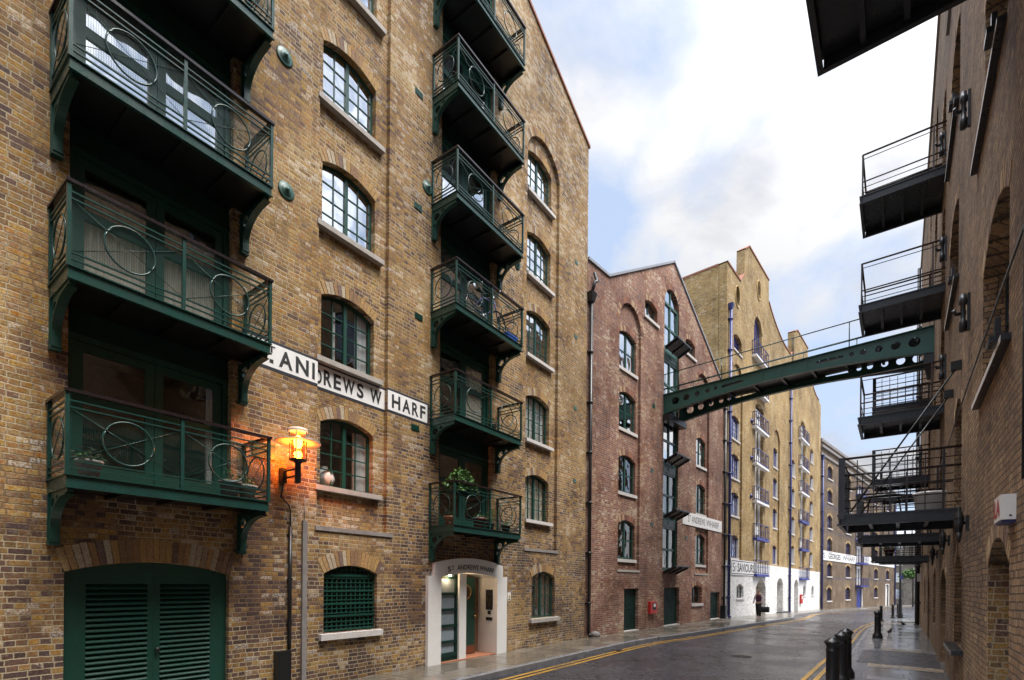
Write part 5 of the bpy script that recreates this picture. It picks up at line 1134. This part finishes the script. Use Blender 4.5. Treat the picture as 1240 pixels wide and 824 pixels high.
# sills of big openings: dark body paints in the shade, bright edge painted white
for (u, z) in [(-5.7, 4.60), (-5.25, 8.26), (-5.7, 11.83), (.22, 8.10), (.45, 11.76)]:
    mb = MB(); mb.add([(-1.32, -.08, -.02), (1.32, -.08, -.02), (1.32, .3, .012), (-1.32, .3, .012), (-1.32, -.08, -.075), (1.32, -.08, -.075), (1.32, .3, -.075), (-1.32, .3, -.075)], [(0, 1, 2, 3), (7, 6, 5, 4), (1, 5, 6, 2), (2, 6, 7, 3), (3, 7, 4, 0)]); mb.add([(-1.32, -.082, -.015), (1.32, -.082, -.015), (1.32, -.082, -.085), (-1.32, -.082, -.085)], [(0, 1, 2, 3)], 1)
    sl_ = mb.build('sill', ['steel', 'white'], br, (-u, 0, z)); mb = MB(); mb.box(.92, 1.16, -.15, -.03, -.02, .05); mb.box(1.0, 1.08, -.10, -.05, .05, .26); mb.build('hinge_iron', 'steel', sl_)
mb = MB(); mb.add([(-.95, -.16, -.02), (.95, -.16, -.02), (.95, .3, .02), (-.95, .3, .02), (-.95, -.16, -.10), (.95, -.16, -.10), (.95, .3, -.08), (-.95, .3, -.08)], [(0, 1, 2, 3), (7, 6, 5, 4), (0, 4, 5, 1), (1, 5, 6, 2), (2, 6, 7, 3), (3, 7, 4, 0)]); mb.build('sill', 'steel', br, (1.55, 0, .88))
# hinge irons and wall hooks
def hook(u, z, hgt=.6):
    mb = MB(); mb.box(-.03, .03, -.04, .0, -hgt / 2, hgt / 2); mb.lathe([(0, -hgt / 2), (.05, -hgt / 2), (.055, -hgt / 4), (.035, -hgt / 5), (.035, hgt / 5), (.06, hgt / 4), (.04, hgt / 2), (0, hgt / 2)], 10, (0, -.09, 0))
    mb.tube([(0, -.05, 0), (.0, -.18, .0), (.06, -.21, .05)], .03, 8); mb.build('hinge_iron', 'steel', br, (-u, 0, z))
for u, z in ((-3.15, 6.46), (-2.95, 9.92), (-3.0, 13.4), (2.9, 13.4), (2.35, 10.4), (2.2, 7.4), (-7.6, 9.9), (9.2, 10.5)): hook(u, z)
def wall_lantern(u, z, label):
    o = thing('bulkhead_lamp', label, 'lamp', BR.w(u, 0, z), BR.rz + math.pi)
    mb = MB(); mb.box(-.06, .06, -.04, 0, -.12, .12); mb.tube([(0, -.03, .0), (0, -.14, .03)], .025, 8); mb.build('wall_bracket', 'iron', o)
    mb = MB(); mb.lathe([(0, -.16), (.03, -.15), (.055, -.02), (.06, .08), (.03, .10)], 14, (0, -.12, 0)); mb.build('lamp_glass', 'steel', o)
    mb = MB(); mb.lathe([(.07, .08), (.05, .16), (.02, .22), (.02, .27), (0, .29)], 14, (0, -.12, 0))
    for i in range(4): a = i * math.pi / 2; mb.tube([(.062 * math.cos(a), -.12 + .062 * math.sin(a), .08), (.035 * math.cos(a), -.12 + .035 * math.sin(a), -.16)], .006, 5)
    mb.lathe([(0, -.32), (.02, -.30), (.035, -.15), (0, -.15)], 10, (0, -.12, 0)); mb.build('lamp_cage', 'iron', o)
    return o
wall_lantern(-3.2, 3.02, 'caged iron lantern on sooty brick between the white alarm box and a window')
wall_lantern(.6, 3.0, 'caged iron lantern on sooty brick above the low window with a wet sill')
wall_lantern(4.9, 2.9, 'caged iron lantern on sooty brick just past the arched doorway')
o = thing('alarm_box', 'white alarm box with red lettering on sooty brick above a narrow arched doorway', 'alarm box', BR.w(-7.15, 0, 2.78), BR.rz + math.pi)
mb = MB(); mb.box(-.2, .22, -.11, 0, -.13, .115); mb.build('box_body', 'white', o); mb = MB(); mb.box(-.18, .20, -.10, -.0, -.155, -.132); mb.build('base_plate', 'bluedk', o)
mb = MB(); text_mesh('LA', (-.16, .18, -.09, .09), -.114, 'red', .03, into=mb); mb.build('lettering', 'red', o); mb = MB(); mb.box(.2205, .223, -.05, -.03, -.10, -.085); mb.build('lock', 'black', o)
pipe(br, -18.6, -.1, 9.0, 'iron', .10, -.14); pipe(br, -20.6, -.1, 19.0, 'iron', .08, -.12)
mb = MB(); mb.box(-18.72, -18.48, -.16, 0, 2.2, 2.6); mb.build('junction_box', 'white', br)
def platform(u0, ln, z, out=1.76, stays=False, rails=3, under=True, mat='steel', slats=False):
    """Iron loading platform: channel frame, cross beams, plank deck and a railing on three sides. Near end at u0."""
    x1 = -u0; x0 = -u0 - ln; mb = MB(); t = .22
    for (a, b) in ((x1 - .07, x1), (x0, x0 + .07)):
        mb.box(a, b, -out, 0, z - t, z - t + .03); mb.box(a, b, -out, 0, z - .03, z); mb.box((a + b) / 2 - .012, (a + b) / 2 + .012, -out, 0, z - t + .03, z - .03)
    mb.box(x0, x1, -out - .07, -out, z - t, z - t + .03); mb.box(x0, x1, -out - .07, -out, z - .03, z); mb.box(x0, x1, -out - .045, -out - .02, z - t + .03, z - .03)
    for i in range(1, 4): y = -out * i / 4; mb.box(x0 + .07, x1 - .07, y - .03, y + .03, z - .17, z - .04)
    mb.box(x0 + .07, x1 - .07, -out, 0, z - .06, z - .02)
    for i in range(int(out / .15)): mb.box(x0 + .07, x1 - .07, -out + .01 + i * .15, -out + .01 + i * .15 + .148, z - .04 - .004 * (i % 2), z + .005)
    p = mb.build('loading_platform', mat, br)
    r = MB(); hz = z + 1.12
    for yy in (-out, ): 
        r.tube([(x0 + .03, yy, hz), (x1 - .03, yy, hz)], .024, 8)
    for xx in (x0 + .03, x1 - .03): r.tube([(xx, -out, hz), (xx, -.0, hz)], .024, 8)
    lv = {3: (.38, .22, .08, 1.0), 5: (.28, .52, .78, .95, .12)}[rails]
    for h in lv:
        r.tube([(x0 + .03, -out, z + h), (x1 - .03, -out, z + h)], .010, 6)
        for xx in (x0 + .03, x1 - .03): r.tube([(xx, -out, z + h), (xx, 0, z + h)], .010 if h not in (.38, .78) else .018, 6)
    for xx in (x0 + .03, x1 - .03):
        for yy in (-out, -.25): r.box(xx - .018, xx + .018, yy - .018, yy + .018, z, hz)
    if rails == 5:
        for i in range(1, 6):
            for xx in (x0 + .03, x1 - .03): y = -out + (out - .25) * i / 6; r.box(xx - .009, xx + .009, y - .009, y + .009, z, hz - .05)
        for i in range(1, 7): xx = x0 + (x1 - x0) * i / 7; r.box(xx - .009, xx + .009, -out - .009, -out + .009, z, hz - .05)
        r.box(x1 - .08, x1 + .02, -out - .05, -out + .06, z - .1, hz + .02)
    r.build('railing', 'rust' if rails == 3 else 'rail', p)
    if stays:
        s = MB()
        for (ua, xe) in ((-1.8, x1 - .1), (-.05, x0 + .15)): s.tube([(-ua, -.05, 6.06), (xe, -out + .15, z + .05)], .016, 8); s.box(-ua - .05, -ua + .05, -.16, 0, 5.98, 6.14)
        s.build('tie_rod', 'iron', p)
    return p
platform(-8.6, 2.15, 8.92, 1.72)
for z in (12.72, 9.72, 6.62): platform(2.7, 1.75, z)
platform(2.7, 1.75, 3.36, 1.76, rails=5)
platform(-2.0, 1.9, 3.42, 1.83, True, 5)
for z in (3.12, 6.1, 8.9): platform(10.0, 1.7, z, 1.7, rails=5)
platform(16.0, 1.6, 3.25, 1.6, rails=5); platform(16.0, 1.6, 6.3, 1.6, rails=5)

# ------------------------------------------------------------------ street furniture
def bollard_meshes():
    mb = MB(); mb.lathe([(.165, 0), (.165, .10), (.15, .13), (.13, .17), (.105, .22), (.102, .80), (.108, .81), (.108, .835), (.100, .84), (.100, .90), (.112, .915), (.112, .94), (.135, .955), (.138, .975), (.12, .995), (.09, 1.02), (.05, 1.04), (.045, 1.05), (0, 1.06)], 16)
    return mb.mesh('post', 'iron')
BM = bollard_meshes()
def slim_bollard(h=.88):
    mb = MB(); mb.lathe([(.12, 0), (.12, .05), (.085, .09), (.075, .14), (.07, h * .86), (.085, h * .87), (.085, h * .9), (.075, h * .91), (.075, h * .96), (.05, h * .99), (0, h)], 14); return mb.mesh('post', 'iron')
SM = slim_bollard()
trio = 'cast iron bollards along the kerb'
for (x, y, me, lab) in ((5.74, 9.06, BM, 'black domed cast-iron bollard, lowest in view of the close-set trio by the kerb'), (6.66, 10.22, BM, 'black domed cast-iron bollard in the middle of the close-set trio by the kerb'), (7.26, 11.0, BM, 'black domed cast-iron bollard at the paving end of the close-set trio'),
                        (13.75, 19.05, BM, 'single stout black bollard with flared foot standing alone on the wet flags'), (20.4, 28.0, SM, 'slim black bollard just beyond the stout single one'), (23.3, 31.0, SM, 'slim black bollard beside the lamp post'), (25.9, 34.0, SM, 'slim black bollard last in the row along the far kerb')):
    o = link('bollard', me, None, (x, y, gz(y) + .002)); tag(o, lab, 'bollard', trio)
lp = thing('lamp_post', 'tall black lamp post on the flags past the slim bollards', 'lamp post', (23.9, 31.2, gz(31.2)))
mb = MB(); mb.lathe([(.16, 0), (.16, .25), (.11, .35), (.10, 1.1), (.07, 1.2), (.055, 4.6), (0, 4.62)], 14); mb.build('pole', 'iron', lp)
mb = MB(); mb.tube([(0, 0, 4.5), (-.6, -.4, 4.9)], .03, 8); mb.lathe([(0, 4.7), (.2, 4.72), (.24, 4.8), (.12, 4.95), (0, 5.0)], 14, (-.6, -.4, 0)); mb.build('lamp_head', 'iron', lp)
mb = MB(); mb.box(-.09, .09, -.10, -.085, 2.4, 2.65); mb.build('street_plate', 'bluedk', lp)
random.seed(11)
def foliage(n, cx, cy, cz, rx, ry, rz, size, mi=0, droop=0.0, mb=None, seed=1):
    mb = mb or MB(); rnd = random.Random(seed)
    for _ in range(n):
        while True:
            p = Vector((rnd.uniform(-1, 1), rnd.uniform(-1, 1), rnd.uniform(-1, 1)))
            if p.length < 1: break
        p = Vector((cx + p.x * rx, cy + p.y * ry, cz + p.z * rz - droop * (p.x * p.x + p.y * p.y)))
        d = Vector((rnd.gauss(0, 1), rnd.gauss(0, 1), rnd.gauss(0, .6))).normalized(); s = d.cross(Vector((rnd.gauss(0, 1), rnd.gauss(0, 1), rnd.gauss(0, 1)))).normalized(); L = size * rnd.uniform(.6, 1.3)
        up = d.cross(s)
        mb.add([p, p + d * L * .5 + s * L * .22 + up * L * .06, p + d * L, p + d * L * .5 - s * L * .22 + up * L * .06], [(0, 1, 2, 3)], mi if rnd.random() < .6 else mi + 1)
    return mb
POT = [(0, 0), (.085, 0), (.12, .17), (.135, .17), (.135, .21), (.115, .21), (.105, .185), (0, .18)]
def potted(name, label, cat, fr, u, out, z, s=1.0, mat='terra', leaf=120, h=.22, r=.16, seed=1, size=.1, lm=('leaf', 'leafdk')):
    q = fr.w(u, out, z); o = thing(name, label, cat, q, fr.rz)
    mb = MB(); mb.lathe([(a * s, b * s) for a, b in POT], 16); mb.build('pot', mat, o)
    f = foliage(leaf, 0, 0, .2 * s + h * .6, r, r, h, size, 0, seed=seed)
    for i in range(5): a = i * 1.26; f.tube([(0, 0, .17 * s), (.4 * r * math.cos(a), .4 * r * math.sin(a), .2 * s + h * .7)], .005, 4, 1)
    f.build('foliage', list(lm), o); return o
zc0 = 3.14 + .166; zl0 = 3.08 + .166
q = B1.w(-7.55, .62, zc0); o = thing('planter', 'lush bright green bush spilling over the lowest small balcony of the portal column', 'potted plant', q, B1.rz)
mb = MB(); mb.box(-.35, .5, -.09, .09, .74, .96); mb.build('trough', 'greendk', o)
f = foliage(900, .08, 0, 1.16, .52, .18, .20, .12, 0, .30, seed=3)
for i in range(8): f.tube([(-.3 + i * .1, 0, .93), (-.35 + i * .12, .02, 1.0)], .007, 4, 1)
f.build('foliage', ['leaf', 'leafdk'], o)
potted('potted_plant', 'terracotta pot with small plant at the balcony corner above the white portal', 'potted plant', B1, -7.66, .42, zc0, 1.1, 'terra', 60, .12, .1, 4, .07)
potted('potted_plant', 'bushy young conifer in a dark pot in the middle of the balcony above the portal', 'potted plant', B1, -6.35, .60, zc0, .9, 'brown', 260, .24, .13, 5, .06)
potted('potted_plant', 'wide dark red pot with low leaves on the balcony above the portal', 'potted plant', B1, -6.78, .60, zc0, 1.3, 'brown', 60, .08, .12, 6, .07)
potted('potted_plant', 'sparse plant in a dark pot at the far end of the balcony above the portal', 'potted plant', B1, -5.6, .55, zc0, 1.0, 'brown', 40, .12, .12, 7, .08)
potted('potted_plant', 'pale grey pot with orange flower at the end of the lowest wide balcony', 'potted plant', B1, -12.75, .60, zl0, 1.2, 'cement', 40, .14, .1, 8, .07)
potted('potted_plant', 'squat stone pot next to the pale grey one on the lowest wide balcony', 'potted plant', B1, -12.48, .58, zl0, 1.1, 'stone', 60, .10, .12, 9, .08)
potted('potted_plant', 'dark dry shrub in a stone pot at the corner of the lowest wide balcony', 'potted plant', B1, -14.45, .58, zl0, 1.1, 'stone', 120, .10, .15, 10, .08, ('leafdk', 'leafdry'))
potted('potted_plant', 'small green plant on the third balcony up the portal column', 'potted plant', B1, -6.3, .6, 3.14 + CS + .166, .9, 'brown', 80, .12, .12, 12, .07)
# bicycle on the third small balcony
bk = thing('bicycle', 'bicycle leaning inside the railing of a small upper balcony', 'bicycle', B1.w(-6.55, .58, 3.14 + 2 * CS + .17), B1.rz)
for x in (-.5, .5):
    mb = MB(); mb.ring((0, 0, 0), .31, .02, 'y', 32, 6); w_ = mb.build('wheel', 'rubber', bk, (x, 0, .33)); mb = MB(); mb.ring((0, 0, 0), .285, .008, 'y', 32, 5)
    for i in range(14): a = i * math.pi / 7; mb.tube([(0, 0, 0), (.285 * math.cos(a), 0, .285 * math.sin(a))], .002, 3)
    mb.build('rim', 'chrome', w_)
mb = MB()
for a, b in (((-.5, 0, .33), (-.06, 0, .28)), ((-.06, 0, .28), (-.2, 0, .80)), ((-.5, 0, .33), (-.17, 0, .72)), ((-.06, 0, .28), (.34, 0, .70)), ((-.17, 0, .72), (.32, 0, .78)), ((.5, 0, .33), (.31, 0, .86))): mb.tube([a, b], .016, 8)
mb.build('frame', 'bluedk', bk)
mb = MB(); mb.tube([(.31, 0, .86), (.29, 0, .95)], .014, 8); mb.tube([(.22, -.26, .97), (.30, -.14, .96), (.30, .14, .96), (.22, .26, .97)], .013, 8); mb.build('handlebar', 'chrome', bk)
mb = MB(); mb.prism([(-.34, -.07), (-.34, .07), (-.20, .04), (-.06, .015), (-.06, -.015), (-.20, -.04)], .83, .87, axis='z'); mb.tube([(-.2, 0, .78), (-.21, 0, .84)], .014, 8); mb.build('saddle', 'rubber', bk)
mb = MB(); mb.lathe([(0, -.012), (.09, -.012), (.09, .012), (0, .012)], 18); c_ = mb.build('chainring', 'chrome', bk, (-.06, 0, .28)); c_.rotation_euler = (R(90), 0, 0)
o = thing('storage_crate', 'blue plastic crate on the floor of a small upper balcony beside the bicycle', 'crate', B1.w(-5.62, .58, 3.14 + 2 * CS + .166), B1.rz)
mb = MB(); mb.prism([(-.22, -.14), (.22, -.14), (.22, .14), (-.22, .14)], 0, .15, axis='z'); mb.box(-.24, .24, -.16, .16, .15, .18); mb.build('crate_body', 'bluebox', o)
o = thing('globe_vase', 'round pale globe vase on the sill inside the first window beside the lamp', 'vase', B1.w(-10.45, -.42, 3.84), B1.rz)
mb = MB(); mb.lathe([(0, 0), (.08, 0), (.17, .08), (.21, .2), (.17, .33), (.08, .40), (.06, .42), (.075, .44), (0, .44)], 24); mb.build('vase_body', 'stonew', o)
# on the iron platforms across the lane
o = thing('plant_tub', 'round white tub on the lowest big iron platform against sooty brick', 'plant tub', BR.w(-1.25, -.42, 3.43), BR.rz)
mb = MB(); mb.lathe([(0, 0), (.22, 0), (.25, .36), (.27, .36), (.27, .40), (.23, .40), (.22, .34), (0, .33)], 24); mb.build('tub', 'tub', o); mb = MB(); mb.lathe([(0, .335), (.222, .335)], 24); mb.build('soil', 'soil', o)
o = thing('round_table', 'low round black metal table on the big iron platform', 'table', BR.w(-.9, -1.15, 3.43), BR.rz)
mb = MB(); mb.lathe([(0, .40), (.40, .40), (.41, .42), (.40, .435), (0, .435)], 28); mb.build('tabletop', 'iron', o)
for i in range(3): a = i * 2.094; mb = MB(); mb.tube([(.28 * math.cos(a), .28 * math.sin(a), .40), (.34 * math.cos(a), .34 * math.sin(a), 0)], .014, 6); mb.build('leg', 'iron', o)
potted('potted_plant', 'leafy plant with reddish pot on the iron platform third along the sooty wall', 'potted plant', BR, 10.8, -1.2, 3.13, 1.4, 'brown', 160, .2, .25, 13, .12)
hb = thing('hanging_basket', 'green trailing basket of leaves hung on a post at the end of the lane', 'hanging basket', (52.2, 66.0, gz(66)))
mb = MB(); mb.tube([(0, 0, 0), (0, 0, 5.2)], .07, 8); mb.tube([(0, 0, 5.1), (-.5, -.2, 5.15)], .03, 6); mb.build('post', 'iron', hb)
f = foliage(700, -.5, -.2, 4.4, 1.3, .9, .55, .35, 0, .25, seed=21); f.build('foliage', ['leaf', 'leafdk'], hb)
def pigeon(x, y, rz, lab):
    o = thing('pigeon', lab, 'pigeon', (x, y, gz(y) + .003), rz)
    me = bpy.data.meshes.new('pigeon_body'); vs = [(0, 0, .13), (.07, 0, .155), (.11, 0, .20), (.125, 0, .245), (.16, 0, .24), (-.08, 0, .115), (-.18, 0, .10), (.0, .03, .07), (.0, .03, .0), (.0, -.03, .07), (.0, -.03, .0), (.03, .03, .003), (.03, -.03, .003)]
    me.from_pydata(vs, [(0, 1), (1, 2), (2, 3), (3, 4), (0, 5), (5, 6), (0, 7), (7, 8), (0, 9), (9, 10), (8, 11), (10, 12)], []); b = link('body', me, o); me.materials.append(mt['feather'])
    rr = [.065, .062, .036, .032, .008, .05, .02, .014, .006, .014, .006, .004, .004]
    md = b.modifiers.new('skin', 'SKIN')
    for i, r_ in enumerate(rr): me.skin_vertices[0].data[i].radius = (r_, r_ * (.5 if i == 6 else 1))
    me.skin_vertices[0].data[0].use_root = True; b.modifiers.new('s', 'SUBSURF').render_levels = 2
    return o
def skin(name, parent, vs, es, rr, mat, lev=2, root=0):
    me = bpy.data.meshes.new(name); me.from_pydata(vs, es, []); b = link(name, me, parent); me.materials.append(mt[mat]); b.modifiers.new('skin', 'SKIN').use_smooth_shade = True
    for i, r_ in enumerate(rr): me.skin_vertices[0].data[i].radius = (r_, r_) if not isinstance(r_, tuple) else r_
    me.skin_vertices[0].data[root].use_root = True; m_ = b.modifiers.new('s', 'SUBSURF'); m_.levels = lev; m_.render_levels = lev; return b
pigeon(15.35, 20.6, R(30), 'dark pigeon on the wet flags near the single stout bollard'); pigeon(19.0, 24.6, R(200), 'dark pigeon farther along the wet flags close to the sooty wall')
# a person walking on the far pavement with a bag
px_, py_ = 14.55, 29.9
pe = thing('person', 'person in plum jacket, pale sleeves and black trousers carrying a black bag past white archway', 'person', (px_, py_, gz(py_) + .004), R(-40))
vs = [(0, 0, .93), (0, 0, 1.10), (0, 0, 1.30), (0, .0, 1.42), (0, -.02, 1.50), (0, -.03, 1.60), (0, -.02, 1.68),
      (.16, 0, 1.37), (.22, .03, 1.12), (.23, -.05, .90), (.23, -.07, .82), (-.16, 0, 1.37), (-.22, -.02, 1.12), (-.24, -.12, .92), (-.24, -.15, .84),
      (.09, 0, .88), (.10, -.14, .48), (.10, -.10, .09), (.11, -.24, .04), (-.09, 0, .88), (-.09, .05, .48), (-.09, .20, .10), (-.10, .08, .04)]
es = [(0, 1), (1, 2), (2, 3), (3, 4), (4, 5), (5, 6), (3, 7), (7, 8), (8, 9), (9, 10), (3, 11), (11, 12), (12, 13), (13, 14), (0, 15), (15, 16), (16, 17), (17, 18), (0, 19), (19, 20), (20, 21), (21, 22)]
rr = [(.14, .10), (.13, .09), (.15, .10), (.09, .07), .05, (.07, .085), (.06, .075), .055, .045, .035, .035, .055, .045, .035, .035, .085, .06, .042, .035, .085, .06, .042, .035]
skin('body', pe, vs, es, rr, 'skin')
skin('jacket', pe, [(0, 0, .90), (0, 0, 1.10), (0, 0, 1.30), (0, 0, 1.43)], [(0, 1), (1, 2), (2, 3)], [(.17, .125), (.16, .115), (.185, .13), (.10, .085)], 'plum')
for s_ in (0, 1):
    A = [(.15, 0, 1.37), (.22, .03, 1.12), (.23, -.05, .92)] if s_ == 0 else [(-.15, 0, 1.37), (-.22, -.02, 1.12), (-.24, -.12, .94)]
    skin('sleeve', pe, A, [(0, 1), (1, 2)], [.075, .062, .05], 'cloth')
for A in ([(.085, 0, .92), (.10, -.14, .48), (.10, -.10, .10)], [(-.085, 0, .92), (-.09, .05, .48), (-.09, .20, .11)]): skin('trouser_leg', pe, A, [(0, 1), (1, 2)], [.105, .082, .066], 'dark')
for A in ([(.10, -.06, .05), (.11, -.24, .035)], [(-.09, .22, .06), (-.10, .06, .035)]): skin('shoe', pe, A, [(0, 1)], [.05, .04], 'cloth')
skin('hair', pe, [(0, .0, 1.60), (0, .01, 1.685)], [(0, 1)], [(.085, .085), (.082, .09)], 'hair')
mb = MB()
for s_ in (-.03, .03): mb.lathe([(0, -.012), (.012, 0), (0, .012)], 8, (s_, -.112, 1.615))
mb.lathe([(0, -.02), (.014, 0), (0, .02)], 8, (0, -.12, 1.585)); mb.build('face', 'hair', pe)
q = Vector((px_, py_, 0)) + Vector((.30 * math.cos(R(-40)) + .07 * math.sin(R(-40)) * -1, .30 * math.sin(R(-40)) - .05, 0))
bgp = thing('holdall_bag', 'black holdall bag hanging from the walking person\'s hand', 'bag', (q.x, q.y, gz(py_) + .36), R(-40))
mb = MB(); mb.prism([(-.11, 0), (.11, 0), (.15, .08), (.14, .24), (.09, .32), (-.09, .32), (-.14, .24), (-.15, .08)], -.20, .20, axis='x'); mb.build('bag_body', 'dark', bgp)
mb = MB(); mb.tube([(-.12, 0, .31), (-.08, 0, .47), (.0, 0, .50), (.08, 0, .47), (.12, 0, .31)], .012, 6); mb.build('bag_handle', 'dark', bgp)

mh = thing('manhole_cover', 'round iron manhole cover set in the wet asphalt mid road', 'manhole cover', (6.75, 14.9, -.126))
mb = MB(); mb.lathe([(0, .002), (.27, .002), (.275, .006), (.285, .006), (.29, .0)], 28); mb.build('lid', 'rust', mh)
mb = MB()
for i in range(-4, 5):
    for j in range(-4, 5):
        if i * i + j * j < 19: mb.box(i * .055 - .018, i * .055 + .018, j * .055 - .018, j * .055 + .018, .002, .007)
mb.build('tread_pattern', 'steel', mh)
for (u, lab) in ((-1.6, 'iron gully grating by the kerb in front of the yellow brick warehouse'), (12.5, 'iron gully grating by the kerb near the white ground floor')):
    fr = B1 if u < 0 else B2; q = fr.w(u, 2.05 if u < 0 else 2.75, -.126)
    gy = thing('gully_grating', lab, 'drain', q, fr.rz); mb = MB()
    for i in range(9): mb.box(-.22 + i * .05, -.195 + i * .05, -.13, .13, 0, .008)
    mb.box(-.25, .25, -.16, -.13, 0, .009); mb.box(-.25, .25, .13, .16, 0, .009); mb.build('grate', 'rust', gy)

# loose services on the sooty wall
mb = MB(); pts = [(-18 + i * .5, -.03, 5.15 + .05 * math.sin(i * 1.7)) for i in range(34)]; mb.tube(pts, .012, 5); mb.tube([(7.9, -.03, 2.95), (7.9, -.03, 5.2), (3.4, -.03, 5.25), (-1.0, -.03, 5.16)], .012, 5); mb.build('cable', 'iron', br)
